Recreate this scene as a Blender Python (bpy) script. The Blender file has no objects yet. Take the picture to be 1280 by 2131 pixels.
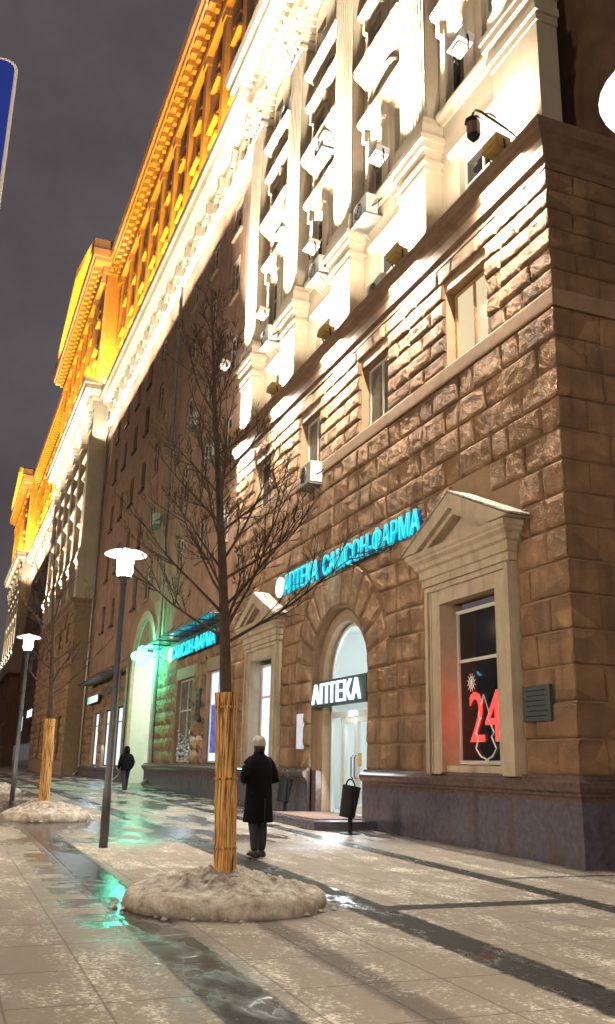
import bpy, bmesh, math, random
from mathutils import Vector, Matrix, noise
R = random.Random(7)
PI = math.pi
SC = bpy.context.scene
COL = SC.collection

# ------------------------------------------------------------------ camera
F_PX, PITCH, ROLL, YAW, EYE = 1864.7, 0.27511, 0.02182, 0.37492, 1.55
fw = Vector((math.sin(YAW)*math.cos(PITCH), math.cos(YAW)*math.cos(PITCH), math.sin(PITCH)))
rt = Vector((math.cos(YAW), -math.sin(YAW), 0)); up = rt.cross(fw)
r2 = rt*math.cos(ROLL)+up*math.sin(ROLL); u2 = -rt*math.sin(ROLL)+up*math.cos(ROLL)
cd = bpy.data.cameras.new('camera'); cam = bpy.data.objects.new('camera', cd); COL.objects.link(cam)
cd.sensor_fit = 'HORIZONTAL'; cd.sensor_width = 36; cd.lens = 36*F_PX/1280; cd.clip_end = 2000; cd.clip_start = .05
M = Matrix((r2, u2, -fw)).transposed().to_4x4(); M.translation = (0, 0, EYE); cam.matrix_world = M
SC.camera = cam

# ------------------------------------------------------------------ world, exposure
W = bpy.data.worlds.new('World'); SC.world = W; W.use_nodes = True
nt = W.node_tree; nt.nodes.clear()
wo = nt.nodes.new('ShaderNodeOutputWorld'); bg = nt.nodes.new('ShaderNodeBackground'); nt.links.new(bg.outputs[0], wo.inputs[0])
tc = nt.nodes.new('ShaderNodeTexCoord'); nz = nt.nodes.new('ShaderNodeTexNoise'); nz.inputs['Scale'].default_value = 3.2; nz.inputs['Detail'].default_value = 9; nz.inputs['Roughness'].default_value = .62
cr = nt.nodes.new('ShaderNodeValToRGB'); nt.links.new(tc.outputs['Generated'], nz.inputs['Vector']); nt.links.new(nz.outputs[0], cr.inputs[0]); nt.links.new(cr.outputs[0], bg.inputs[0])
cr.color_ramp.elements[0].position = .3; cr.color_ramp.elements[0].color = (.047, .040, .043, 1)
cr.color_ramp.elements[1].position = .72; cr.color_ramp.elements[1].color = (.092, .080, .086, 1)
bg.inputs[1].default_value = 1.15
SC.view_settings.view_transform = 'Standard'; SC.view_settings.look = 'None'; SC.view_settings.exposure = .2; SC.view_settings.gamma = 1
SC.cycles.use_light_tree = True; SC.cycles.max_bounces = 6; SC.cycles.diffuse_bounces = 3; SC.cycles.glossy_bounces = 3
SC.cycles.transparent_max_bounces = 8; SC.cycles.sample_clamp_indirect = 4; SC.cycles.caustics_reflective = False; SC.cycles.caustics_refractive = False
try: SC.cycles.use_denoising = True
except Exception: pass

WARM = (1, .82, .60); WHITE = (1, .90, .74); SODIUM = (1, .36, .025)
def light(name, kind, loc, power, color, target=None, size=None, sizey=None, spot=None, blend=.5, radius=None):
    l = bpy.data.lights.new(name, kind); l.energy = power; l.color = color
    o = bpy.data.objects.new(name, l); COL.objects.link(o); o.location = loc
    if target is not None:
        o.rotation_euler = (Vector(target)-Vector(loc)).to_track_quat('-Z', 'X' if kind == 'AREA' else 'Y').to_euler()
    if kind == 'AREA':
        l.shape = 'RECTANGLE'; l.size = size; l.size_y = sizey or size
    if spot: l.spot_size = spot; l.spot_blend = blend
    if radius is not None and kind != 'AREA': l.shadow_soft_size = radius
    return o

def gz(y): return 0.62*(1-math.exp(-max(y, -20)/35))     # the street rises gently

# ------------------------------------------------------------------ materials
def mat(name, color, rough=.8, metal=0, bump=0, bscale=20, var=0, vscale=3, emit=None, estr=1, spec=None, detail=6, col2=None, coat=0):
    m = bpy.data.materials.new(name); m.use_nodes = True; t = m.node_tree; b = t.nodes['Principled BSDF']
    b.inputs['Base Color'].default_value = (*color, 1); b.inputs['Roughness'].default_value = rough; b.inputs['Metallic'].default_value = metal
    if spec is not None: b.inputs['Specular IOR Level'].default_value = spec
    if coat: b.inputs['Coat Weight'].default_value = coat; b.inputs['Coat Roughness'].default_value = .1
    c = t.nodes.new('ShaderNodeTexCoord')
    if var or col2:
        n = t.nodes.new('ShaderNodeTexNoise'); n.inputs['Scale'].default_value = vscale; n.inputs['Detail'].default_value = 6; n.inputs['Roughness'].default_value = .65
        t.links.new(c.outputs['Object'], n.inputs['Vector'])
        r = t.nodes.new('ShaderNodeValToRGB'); t.links.new(n.outputs[0], r.inputs[0]); t.links.new(r.outputs[0], b.inputs['Base Color'])
        lo = col2 if col2 else tuple(x*(1-var) for x in color); hi = color if col2 else tuple(min(1, x*(1+var)) for x in color)
        r.color_ramp.elements[0].position = .32; r.color_ramp.elements[0].color = (*lo, 1); r.color_ramp.elements[1].position = .68; r.color_ramp.elements[1].color = (*hi, 1)
    if bump:
        n = t.nodes.new('ShaderNodeTexNoise'); n.inputs['Scale'].default_value = bscale; n.inputs['Detail'].default_value = detail; n.inputs['Roughness'].default_value = .7
        t.links.new(c.outputs['Object'], n.inputs['Vector'])
        bp = t.nodes.new('ShaderNodeBump'); bp.inputs['Strength'].default_value = 1; bp.inputs['Distance'].default_value = bump
        t.links.new(n.outputs[0], bp.inputs['Height']); t.links.new(bp.outputs[0], b.inputs['Normal'])
    if emit:
        b.inputs['Emission Color'].default_value = (*emit, 1); b.inputs['Emission Strength'].default_value = estr
    return m
def emis(name, color, s):
    return mat(name, (0, 0, 0), .5, emit=color, estr=s)

M_RUST = mat('rough_brown_stone', (.49, .295, .165), .9, bump=.11, bscale=30, var=.28, vscale=1.7, detail=12)
def block_tone(m, amt=.22):
    t = m.node_tree; b = t.nodes['Principled BSDF']; src = b.inputs['Base Color'].links[0].from_socket
    c = t.nodes.new('ShaderNodeTexCoord'); mp = t.nodes.new('ShaderNodeMapping'); mp.inputs['Scale'].default_value = (.8, 1.15, 1.8); v = t.nodes.new('ShaderNodeTexVoronoi'); v.inputs['Scale'].default_value = 1
    t.links.new(c.outputs['Object'], mp.inputs[0]); t.links.new(mp.outputs[0], v.inputs['Vector'])
    h = t.nodes.new('ShaderNodeHueSaturation'); mr = t.nodes.new('ShaderNodeMapRange'); mr.inputs['To Min'].default_value = 1-amt; mr.inputs['To Max'].default_value = 1+amt
    sp = t.nodes.new('ShaderNodeSeparateColor'); t.links.new(v.outputs['Color'], sp.inputs[0]); t.links.new(sp.outputs[0], mr.inputs['Value'])
    t.links.new(mr.outputs[0], h.inputs['Value']); t.links.new(src, h.inputs['Color']); t.links.new(h.outputs[0], b.inputs['Base Color'])
block_tone(M_RUST)
M_BEIGE = mat('beige_stone', (.55, .455, .33), .85, bump=.006, bscale=12, var=.10, vscale=1.3)
M_TRIM = mat('pale_trim_stone', (.50, .415, .30), .85, bump=.006, bscale=30, var=.15, vscale=2.5)
M_BROWN = mat('brown_render_wall', (.36, .215, .145), .9, bump=.03, bscale=6, var=.25, vscale=1.2)
M_JAMB = mat('smooth_brown_stone', (.33, .215, .13), .8, bump=.006, bscale=18, var=.15)
M_LEDGE = mat('dark_ledge_stone', (.22, .14, .09), .8, bump=.006, bscale=18, var=.2)
M_GRANITE = mat('polished_granite', (.105, .095, .125), .17, bump=.0015, bscale=60, var=.3, vscale=9)
def streaks(m, col, amt=.6):
    t = m.node_tree; b = t.nodes['Principled BSDF']; src = b.inputs['Base Color'].links[0].from_socket
    c = t.nodes.new('ShaderNodeTexCoord'); mp = t.nodes.new('ShaderNodeMapping'); mp.inputs['Scale'].default_value = (3.2, 3.2, .35); n = t.nodes.new('ShaderNodeTexNoise'); n.inputs['Scale'].default_value = 1; n.inputs['Detail'].default_value = 5
    t.links.new(c.outputs['Object'], mp.inputs[0]); t.links.new(mp.outputs[0], n.inputs['Vector'])
    r = t.nodes.new('ShaderNodeMapRange'); r.inputs['From Min'].default_value = .52; r.inputs['From Max'].default_value = .68; r.inputs['To Max'].default_value = amt; t.links.new(n.outputs[0], r.inputs['Value'])
    x = t.nodes.new('ShaderNodeMix'); x.data_type = 'RGBA'; t.links.new(r.outputs[0], x.inputs['Factor']); t.links.new(src, x.inputs[6]); x.inputs[7].default_value = (*col, 1); t.links.new(x.outputs[2], b.inputs['Base Color'])
streaks(M_GRANITE, (.09, .045, .03), .45); streaks(M_RUST, (.16, .10, .065), .55); streaks(M_TRIM, (.28, .22, .15), .5)
streaks(M_BROWN, (.17, .10, .07), .6); streaks(M_BEIGE, (.40, .32, .22), .4)
M_GRTOP = mat('polished_red_granite', (.12, .075, .065), .25, bump=.001, bscale=60, var=.3, vscale=12)
M_PVC = mat('white_window_frame', (.62, .60, .55), .45)
M_WOOD = mat('wooden_window_frame', (.42, .25, .11), .5, var=.2)
M_DARK = mat('dark_window_glass', (.012, .012, .014), .04)
M_DIM = mat('curtained_window_glass', (.16, .15, .12), .12, var=.5, vscale=1.5)
M_LITW = emis('lit_window_glass', (1, .80, .50), .75)
M_COOL = emis('cool_lit_window', (.72, .86, 1), 1.1)
M_METAL = mat('dark_metal', (.012, .012, .013), .6, spec=.25)
M_POST = mat('grey_painted_metal', (.11, .11, .115), .4, metal=.3, var=.15)
M_GALV = mat('grey_sheet_metal', (.28, .27, .25), .45, metal=.5, var=.2)
M_AC = mat('white_enamelled_metal', (.62, .61, .57), .5, var=.08)
M_BRASS = mat('ochre_metal', (.52, .36, .12), .45, var=.15)
M_LED = emis('lamp_white', (1, .93, .82), 30)
M_FLOOD = emis('floodlight_glass', (1, .93, .82), 14)
M_CYAN = emis('cyan_letters', (.0, .62, .80), .95)
M_CYANH = emis('pale_cyan_letters', (.12, .95, 1), 1.2)
M_WLET = emis('white_letters', (.85, .97, 1), 1.6)
M_BLUEP = mat('navy_sign_panel', (.01, .05, .20), .4, emit=(.0, .05, .25), estr=.06)
M_TEAL = mat('dark_teal_panel', (.012, .05, .065), .5)
M_GREEN = emis('green_cross_light', (.10, 1, .55), 6)
M_GREEN2 = emis('green_sign_light', (.05, .95, .35), 2.0)
M_RED = emis('red_neon', (1, .06, .05), 1.6)
M_DECAL = mat('white_window_decal', (.75, .72, .68), .6, emit=(1, .9, .8), estr=.12)
M_LAMP = emis('street_lamp_glass', (1, .93, .80), 22)
M_SNOW = mat('dirty_snow', (.86, .82, .75), .75, bump=.05, bscale=24, col2=(.20, .13, .08), vscale=8, detail=9)
M_RING = mat('snowy_ring_edge', (.74, .69, .61), .8, bump=.03, bscale=26, col2=(.26, .18, .11), vscale=6, detail=9)
M_BARK = mat('dark_bark', (.075, .048, .032), .9, bump=.02, bscale=30, var=.4, vscale=12)
M_REED = None
M_COAT = mat('black_wool', (.005, .005, .007), .95, spec=.15)
M_TROUS = mat('dark_trousers', (.02, .02, .023), .8)
M_HAT = mat('grey_knit', (.42, .37, .33), .95, bump=.01, bscale=60, var=.2, vscale=14)
M_SKIN = mat('skin', (.38, .22, .15), .6)
M_HAIR = mat('dark_hair', (.02, .015, .01), .7)
M_SHOE = mat('shoe_leather', (.015, .013, .012), .45)
M_SHOEG = mat('grey_sneaker', (.25, .24, .23), .7)
M_IRON = mat('bronze_plaque', (.045, .06, .06), .55, bump=.004, bscale=30, var=.3, vscale=20)
M_PAPER = mat('white_notice', (.75, .76, .80), .5, emit=(.8, .85, 1), estr=.35)
M_CARPET = mat('brown_doormat', (.15, .08, .055), .95, bump=.01, bscale=50, var=.3, vscale=9)
M_CANOPY = mat('blue_tinted_canopy', (.02, .07, .16), .12, spec=.8)
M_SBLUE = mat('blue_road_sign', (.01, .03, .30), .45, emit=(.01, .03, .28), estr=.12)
M_SWHITE = mat('sign_border', (.55, .52, .48), .5)
M_SHOPW = emis('shop_white_wall', (.80, .95, 1), .85)
M_WARMIN = mat('pale_passage_plaster', (.72, .68, .60), .8, var=.06)
M_ROOF = mat('roof_sheet_metal', (.10, .09, .085), .5, metal=.4)

def reed():
    m = mat('reed_mat', (.5, .27, .09), .8); t = m.node_tree; b = t.nodes['Principled BSDF']
    c = t.nodes.new('ShaderNodeTexCoord'); mp = t.nodes.new('ShaderNodeMapping'); mp.inputs['Scale'].default_value = (60, 60, 2.2)
    n = t.nodes.new('ShaderNodeTexNoise'); n.inputs['Scale'].default_value = 1; n.inputs['Detail'].default_value = 4
    t.links.new(c.outputs['Object'], mp.inputs[0]); t.links.new(mp.outputs[0], n.inputs['Vector'])
    r = t.nodes.new('ShaderNodeValToRGB'); r.color_ramp.elements[0].position = .38; r.color_ramp.elements[0].color = (.10, .035, .008, 1)
    r.color_ramp.elements[1].position = .55; r.color_ramp.elements[1].color = (.78, .43, .14, 1)
    t.links.new(n.outputs[0], r.inputs[0]); t.links.new(r.outputs[0], b.inputs['Base Color'])
    bp = t.nodes.new('ShaderNodeBump'); bp.inputs['Distance'].default_value = .02; t.links.new(n.outputs[0], bp.inputs['Height']); t.links.new(bp.outputs[0], b.inputs['Normal'])
    return m
M_REED = reed()

# pavement: wet granite slabs under trodden snow, darker granite bands
def pave_mat():
    m = bpy.data.materials.new('wet_snowy_paving'); m.use_nodes = True; t = m.node_tree; b = t.nodes['Principled BSDF']; L = t.links
    tcn = t.nodes.new('ShaderNodeTexCoord'); sp = t.nodes.new('ShaderNodeSeparateXYZ'); L.new(tcn.outputs['Object'], sp.inputs[0])
    X, Y = sp.outputs[0], sp.outputs[1]
    def mth(op, a, b_=None, c_=None, clamp=False):
        n = t.nodes.new('ShaderNodeMath'); n.operation = op; n.use_clamp = clamp
        for i, v in enumerate((a, b_, c_)):
            if v is None: continue
            if isinstance(v, (int, float)): n.inputs[i].default_value = v
            else: L.new(v, n.inputs[i])
        return n.outputs[0]
    def nse(scale, detail=5, rough=.6, sx=1, sy=1, off=0):
        mp = t.nodes.new('ShaderNodeMapping'); mp.inputs['Scale'].default_value = (sx, sy, 1); mp.inputs['Location'].default_value = (off, off*.7, 0); L.new(tcn.outputs['Object'], mp.inputs[0])
        n = t.nodes.new('ShaderNodeTexNoise'); n.inputs['Scale'].default_value = scale; n.inputs['Detail'].default_value = detail; n.inputs['Roughness'].default_value = rough
        L.new(mp.outputs[0], n.inputs['Vector']); return n.outputs[0]
    def ramp(v, a, b_):
        n = t.nodes.new('ShaderNodeMapRange'); n.interpolation_type = 'SMOOTHSTEP'; n.inputs['From Min'].default_value = a; n.inputs['From Max'].default_value = b_; L.new(v, n.inputs['Value']); return n.outputs[0]
    def mixc(f, a, b_):
        n = t.nodes.new('ShaderNodeMix'); n.data_type = 'RGBA'; L.new(f, n.inputs['Factor'])
        for k, v in (('A', a), ('B', b_)):
            s = [i for i in n.inputs if i.name == k and i.type == 'RGBA'][0]
            if isinstance(v, tuple): s.default_value = (*v, 1)
            else: L.new(v, s)
        return [o for o in n.outputs if o.type == 'RGBA'][0]
    def band(c, v, half, soft=.03):       # 1 inside |v-c|<half
        d = mth('ABSOLUTE', mth('SUBTRACT', v, c)); return ramp(mth('SUBTRACT', half, d), -soft, soft)
    wob = mth('MULTIPLY', mth('SUBTRACT', nse(9, 6), .5), .13)
    Xw = mth('ADD', X, wob); Yw = mth('ADD', Y, wob)
    A = mth('MULTIPLY', band(6.93, Xw, .17), 1)
    B = band(4.33, Xw, .24)
    C = band(1.98, Xw, .24)
    Fb = mth('MULTIPLY', band(3.02, Xw, .14, .06), mth('MULTIPLY', ramp(Y, 9.2, 8.2), .55))
    D = mth('MULTIPLY', band(9.0, Yw, .14), mth('MULTIPLY', ramp(X, 4.2, 4.4), ramp(X, 7.1, 6.9)))
    D2 = mth('MULTIPLY', band(10.8, Yw, .05), ramp(X, 7.0, 7.2))
    bands = mth('MAXIMUM', mth('MAXIMUM', mth('MAXIMUM', A, B), mth('MAXIMUM', C, D)), mth('MAXIMUM', Fb, D2))
    # slab seams
    def seam(v, per, off, w):
        f = mth('PINGPONG', mth('ADD', v, off), per/2); return ramp(mth('SUBTRACT', w, f), -.006, .006)
    seams = mth('MAXIMUM', seam(X, .6, .05, .008), seam(Y, .9, .1, .010))
    snow_n = nse(2.3, 8, .68, 1, .45); fine = nse(26, 6, .75); fine2 = nse(9, 8, .7, 1, .6, 5)
    snow = ramp(mth('ADD', mth('MULTIPLY', snow_n, .55), mth('MULTIPLY', fine2, .55)), .44, .62)
    fl = ramp(mth('ADD', mth('MULTIPLY', fine, .6), mth('MULTIPLY', snow_n, .4)), .50, .60)
    # wet film: strong along the left band, around the lamp and in front of the passage
    wl = mth('MULTIPLY', ramp(X, 2.5, 2.1), ramp(X, 1.35, 1.75)); wfar = ramp(Y, 13.0, 17.0)
    wn = nse(1.3, 4, .52, 1, .4, 3)
    wet = mth('MAXIMUM', mth('MULTIPLY', wl, ramp(wn, .36, .5)), mth('MULTIPLY', wfar, ramp(wn, .40, .54)))
    wet = mth('MAXIMUM', wet, mth('MULTIPLY', C, ramp(mth('ADD', mth('MULTIPLY', nse(3, 3, .5, 1, .5, 4), .7), mth('MULTIPLY', wn, .3)), .40, .56)))
    reg = mth('MULTIPLY', mth('MULTIPLY', ramp(Y, 7.0, 8.4), ramp(Y, 18, 14)), mth('MULTIPLY', ramp(X, .9, 1.5), ramp(X, 2.35, 2.15)))
    wet = mth('MAXIMUM', wet, mth('MULTIPLY', reg, ramp(nse(1.0, 3, .5, 1.2, 3.2, 12), .36, .56)))
    wet = mth('MAXIMUM', wet, mth('MULTIPLY', mth('MAXIMUM', B, A), ramp(nse(3.5, 5, .6, 1, .5, 9), .50, .62)))
    base = mixc(fl, (.31, .27, .225), (.78, .74, .68))
    base = mixc(snow, (.30, .255, .21), base)
    base = mixc(mth('MULTIPLY', seams, .6), base, (.09, .07, .05))
    dark = mixc(ramp(fine, .60, .68), (.014, .012, .011), (.26, .225, .19))
    base = mixc(bands, base, dark)
    base = mixc(mth('MULTIPLY', wet, .8), base, (.035, .032, .032))
    L.new(base, b.inputs['Base Color']); b.inputs['Specular IOR Level'].default_value = .32
    rg = t.nodes.new('ShaderNodeMapRange'); L.new(wet, rg.inputs['Value']); rg.inputs['To Min'].default_value = .62; rg.inputs['To Max'].default_value = .09; 
    rr = mth('ADD', rg.outputs[0], mth('MULTIPLY', fine2, .16)); L.new(rr, b.inputs['Roughness'])
    bp = t.nodes.new('ShaderNodeBump'); bp.inputs['Distance'].default_value = .035
    h = mth('MULTIPLY', mth('ADD', fine, mth('MULTIPLY', fine2, 1.2)), mth('SUBTRACT', 1.0, mth('MULTIPLY', wet, .955)))
    h = mth('SUBTRACT', h, mth('MULTIPLY', seams, .25))
    L.new(h, bp.inputs['Height']); bp.inputs['Strength'].default_value = .8; L.new(bp.outputs[0], b.inputs['Normal'])
    return m
M_PAVE = pave_mat()
M_ROAD = mat('wet_asphalt', (.05, .047, .045), .3, bump=.01, bscale=40, var=.3)

# ------------------------------------------------------------------ mesh builder
class MB:
    def __init__(s): s.v = []; s.f = []
    def quad(s, a, b, c, d):
        n = len(s.v); s.v += [a, b, c, d]; s.f.append((n, n+1, n+2, n+3))
    def box(s, x0, x1, y0, y1, z0, z1):
        n = len(s.v)
        s.v += [(x, y, z) for z in (z0, z1) for x, y in ((x0, y0), (x1, y0), (x1, y1), (x0, y1))]
        s.f += [tuple(n+i for i in q) for q in ((0, 3, 2, 1), (4, 5, 6, 7), (0, 1, 5, 4), (1, 2, 6, 5), (2, 3, 7, 6), (3, 0, 4, 7))]
    def obox(s, c, ax, ay, az, hx, hy, hz):      # oriented box
        n = len(s.v); c = Vector(c)
        for sz in (-1, 1):
            for sx, sy in ((-1, -1), (1, -1), (1, 1), (-1, 1)):
                s.v.append(tuple(c+ax*hx*sx+ay*hy*sy+az*hz*sz))
        s.f += [tuple(n+i for i in q) for q in ((0, 3, 2, 1), (4, 5, 6, 7), (0, 1, 5, 4), (1, 2, 6, 5), (2, 3, 7, 6), (3, 0, 4, 7))]
    def tube(s, pts, rad, seg=8, cap=True):
        pts = [Vector(p) for p in pts]; n0 = len(s.v)
        if not hasattr(rad, '__len__'): rad = [rad]*len(pts)
        for i, p in enumerate(pts):
            d = (pts[min(i+1, len(pts)-1)]-pts[max(i-1, 0)]).normalized()
            a = d.cross(Vector((0, 0, 1)) if abs(d.z) < .9 else Vector((1, 0, 0))).normalized(); b = d.cross(a)
            for k in range(seg):
                t = 2*PI*k/seg; s.v.append(tuple(p+(a*math.cos(t)+b*math.sin(t))*rad[i]))
        for i in range(len(pts)-1):
            for k in range(seg):
                k2 = (k+1) % seg; s.f.append((n0+i*seg+k, n0+i*seg+k2, n0+(i+1)*seg+k2, n0+(i+1)*seg+k))
        if cap:
            s.f.append(tuple(n0+k for k in range(seg))[::-1]); s.f.append(tuple(n0+(len(pts)-1)*seg+k for k in range(seg)))
    def lathe(s, prof, c, seg=24, sx=1, sy=1):
        n0 = len(s.v); c = Vector(c)
        for r, z in prof:
            for k in range(seg):
                t = 2*PI*k/seg; s.v.append((c.x+r*sx*math.cos(t), c.y+r*sy*math.sin(t), c.z+z))
        for i in range(len(prof)-1):
            for k in range(seg):
                k2 = (k+1) % seg; s.f.append((n0+i*seg+k, n0+i*seg+k2, n0+(i+1)*seg+k2, n0+(i+1)*seg+k))
        if prof[0][0] > 0: s.f.append(tuple(n0+k for k in range(seg))[::-1])
        if prof[-1][0] > 0: s.f.append(tuple(n0+(len(prof)-1)*seg+k for k in range(seg)))
    def sweep(s, prof, path):       # prof [(out, z)] closed; path in plan, outward on the right-hand side given by normals
        n = len(prof); offs = []
        P = [Vector(p) for p in path]
        for i in range(len(P)):
            ns = []
            if i > 0: d = (P[i]-P[i-1]).normalized(); ns.append(Vector((-d.y, d.x)))
            if i < len(P)-1: d = (P[i+1]-P[i]).normalized(); ns.append(Vector((-d.y, d.x)))
            if len(ns) == 2:
                m = (ns[0]+ns[1]); m = m/ (1+ns[0].dot(ns[1]))
            else: m = ns[0]
            offs.append(m)
        n0 = len(s.v)
        for p, m in zip(P, offs):
            for o, z in prof: s.v.append((p.x+m.x*o, p.y+m.y*o, z))
        for i in range(len(P)-1):
            for k in range(n):
                k2 = (k+1) % n; s.f.append((n0+i*n+k, n0+(i+1)*n+k, n0+(i+1)*n+k2, n0+i*n+k2))
        s.f.append(tuple(n0+k for k in range(n))); s.f.append(tuple(n0+(len(P)-1)*n+k for k in range(n))[::-1])
    def prism(s, poly, x0, x1):     # poly [(y,z)] extruded from x0 to x1
        n0 = len(s.v); n = len(poly)
        for x in (x0, x1): s.v += [(x, y, z) for y, z in poly]
        s.f.append(tuple(n0+k for k in range(n))); s.f.append(tuple(n0+n+k for k in range(n))[::-1])
        for k in range(n):
            k2 = (k+1) % n; s.f.append((n0+k, n0+n+k, n0+n+k2, n0+k2))
    def build(s, name, m, parent=None, smooth=False, loc=None):
        me = bpy.data.meshes.new(name); me.from_pydata(s.v, [], s.f); me.materials.append(m)
        o = bpy.data.objects.new(name, me); COL.objects.link(o)
        b = bmesh.new(); b.from_mesh(me); bmesh.ops.recalc_face_normals(b, faces=b.faces); b.to_mesh(me); b.free()
        if smooth:
            for p in me.polygons: p.use_smooth = True
        if parent is not None:
            o.parent = parent
            if parent.type == 'EMPTY' or True:
                o.matrix_parent_inverse = world_of(parent).inverted()
        return o
def world_of(o):
    m = Matrix.LocRotScale(o.location, o.rotation_euler, o.scale)
    return (world_of(o.parent) @ o.matrix_parent_inverse @ m) if o.parent else m
def tag(o, label=None, cat=None, group=None, kind=None):
    if label: o['label'] = label
    if cat: o['category'] = cat
    if group: o['group'] = group
    if kind: o['kind'] = kind
    return o
def thing(name, label, cat, loc=(0, 0, 0), group=None, rz=0):
    o = bpy.data.objects.new(name, None); COL.objects.link(o); o.location = loc; o.rotation_euler = (0, 0, rz); o.empty_display_size = .2
    return tag(o, label, cat, group)
def text_mesh(name, s, m, parent, origin, width, height, depth=.05, xdir=(0, -1, 0), offset=0.0, shear=0):
    cu = bpy.data.curves.new(name, 'FONT'); cu.body = s; cu.extrude = .5; cu.offset = offset; cu.shear = shear; cu.resolution_u = 3
    to = bpy.data.objects.new(name, cu); COL.objects.link(to); bpy.context.view_layer.update()
    dg = bpy.context.evaluated_depsgraph_get(); me = bpy.data.meshes.new_from_object(to.evaluated_get(dg)); bpy.data.objects.remove(to)
    xs = [v.co.x for v in me.vertices]; ys = [v.co.y for v in me.vertices]
    x0, x1, y0, y1 = min(xs), max(xs), min(ys), max(ys)
    xd = Vector(xdir); zd = Vector((0, 0, 1)); nd = xd.cross(zd)
    for v in me.vertices:
        c = v.co; v.co = Vector(origin)+xd*((c.x-x0)/(x1-x0)*width)+zd*((c.y-y0)/(y1-y0)*height)+nd*((c.z+.5)*depth)
    me.materials.clear(); me.materials.append(m); o = bpy.data.objects.new(name, me); COL.objects.link(o)
    if parent is not None: o.parent = parent; o.matrix_parent_inverse = world_of(parent).inverted()
    return o

# ------------------------------------------------------------------ ground
def strip_mesh(name, xs, ys, dz, m, kind='structure'):
    v = [(x, y, gz(y)+dz) for y in ys for x in xs]; n = len(xs)
    f = [(j*n+i, j*n+i+1, (j+1)*n+i+1, (j+1)*n+i) for j in range(len(ys)-1) for i in range(n-1)]
    me = bpy.data.meshes.new(name); me.from_pydata(v, [], f); me.materials.append(m)
    for p in me.polygons: p.use_smooth = True
    o = bpy.data.objects.new(name, me); COL.objects.link(o); return tag(o, kind=kind)
YS = [-20+i for i in range(0, 100)]+[80+i*8 for i in range(0, 80)]
strip_mesh('pavement', [-3.2, 0, 5, 9, 20, 60, 200], YS, 0, M_PAVE)
strip_mesh('road', [-200, -60, -20, -3.4], YS, -.13, M_ROAD)
kb = MB()
for y0, y1 in zip(YS[:-1], YS[1:]):
    a, b_ = gz(y0), gz(y1); n = len(kb.v)
    kb.v += [(-3.4, y0, a-.14), (-3.4, y0, a+.004), (-3.2, y0, a+.004), (-3.4, y1, b_-.14), (-3.4, y1, b_+.004), (-3.2, y1, b_+.004)]
    kb.f += [(n, n+1, n+4, n+3), (n+1, n+2, n+5, n+4)]
tag(kb.build('kerb', M_GRANITE), kind='structure')

# ------------------------------------------------------------------ building
XF = 8.97                      # street face of the near wing
BLD = thing('apartment_building', 'long floodlit stone apartment building with rusticated lower floors, pilasters and amber upper storeys', 'building', (XF, 11.4, 0))

def wall_cells(mb, xp, y0, y1, z0, z1, opens, depth=.35):
    """flat wall facing -X with rectangular openings (ya,yb,za,zb[,depth]); reveals go inwards"""
    ys = sorted({y0, y1, *[o[0] for o in opens], *[o[1] for o in opens]}); zs = sorted({z0, z1, *[o[2] for o in opens], *[o[3] for o in opens]})
    ys = [y for y in ys if y0 <= y <= y1]; zs = [z for z in zs if z0 <= z <= z1]
    for a, b in zip(ys[:-1], ys[1:]):
        for c, d in zip(zs[:-1], zs[1:]):
            my, mz = (a+b)/2, (c+d)/2
            if any(o[0] < my < o[1] and o[2] < mz < o[3] for o in opens): continue
            mb.quad((xp, b, c), (xp, a, c), (xp, a, d), (xp, b, d))
    for o in opens:
        a, b, c, d = o[:4]; q = xp+(o[4] if len(o) > 4 else depth)
        mb.quad((xp, a, c), (q, a, c), (q, a, d), (xp, a, d)); mb.quad((q, b, c), (xp, b, c), (xp, b, d), (q, b, d))
        mb.quad((xp, a, d), (q, a, d), (q, b, d), (xp, b, d)); mb.quad((q, a, c), (xp, a, c), (xp, b, c), (q, b, c))

class Frame2:                    # local (u, out, z) -> world
    def __init__(s, o, u, n): s.o = Vector(o); s.u = Vector(u); s.n = Vector(n)
    def __call__(s, u, out, z):
        p = s.o+s.u*u+s.n*out; return (p.x, p.y, z)
FRONT = lambda xp: Frame2((xp, 0, 0), (0, 1, 0), (-1, 0, 0))

def block(mb, fr, ul, ur, z0, z1, proj=.075, nu=12, nz=7, rough=.022, gap=.012, open_l=False, open_r=False):
    """one quarry-faced cushion block; ul/ur may be functions of z"""
    fl = ul if callable(ul) else (lambda z: ul); frr = ur if callable(ur) else (lambda z: ur)
    z0 += gap; z1 -= gap; n0 = len(mb.v); tint = R.uniform(-.8, .8)*rough; tl = R.uniform(-1, 1)*rough*.9; tz = R.uniform(-1, 1)*rough*.9; ph = R.uniform(0, 40)
    for j in range(nz+1):
        t = j/nz; t = .5-.5*math.cos(PI*t) if nz > 3 else t; z = z0+(z1-z0)*t; a, b = fl(z)+(0 if open_l else gap), frr(z)-(0 if open_r else gap)
        if b < a: b = a
        for i in range(nu+1):
            s = i/nu
            if nu > 3: s = .5-.5*math.cos(PI*s)*(.6)-.2*(1-2*s) if False else (.5-.5*math.cos(PI*s))
            u = a+(b-a)*s
            e = min((z-z0), (z1-z), (u-a) if not open_l else 9, (b-u) if not open_r else 9)
            k = min(1, max(0, e/.07)); k = math.sqrt(k*(2-k))
            w = fr(u, 0, z); p = Vector(w)
            d = noise.fractal(p*11+Vector((ph, 0, 0)), .8, 2.3, 5)*rough*.62+tl*((u-a)/(b-a+.001)-.5)+tz*(t-.5)
            mb.v.append(fr(u, proj*k+(d+tint)*k, z))
    for j in range(nz):
        for i in range(nu):
            q = n0+j*(nu+1)+i; mb.f.append((q, q+1, q+nu+2, q+nu+1))
    return

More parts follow.
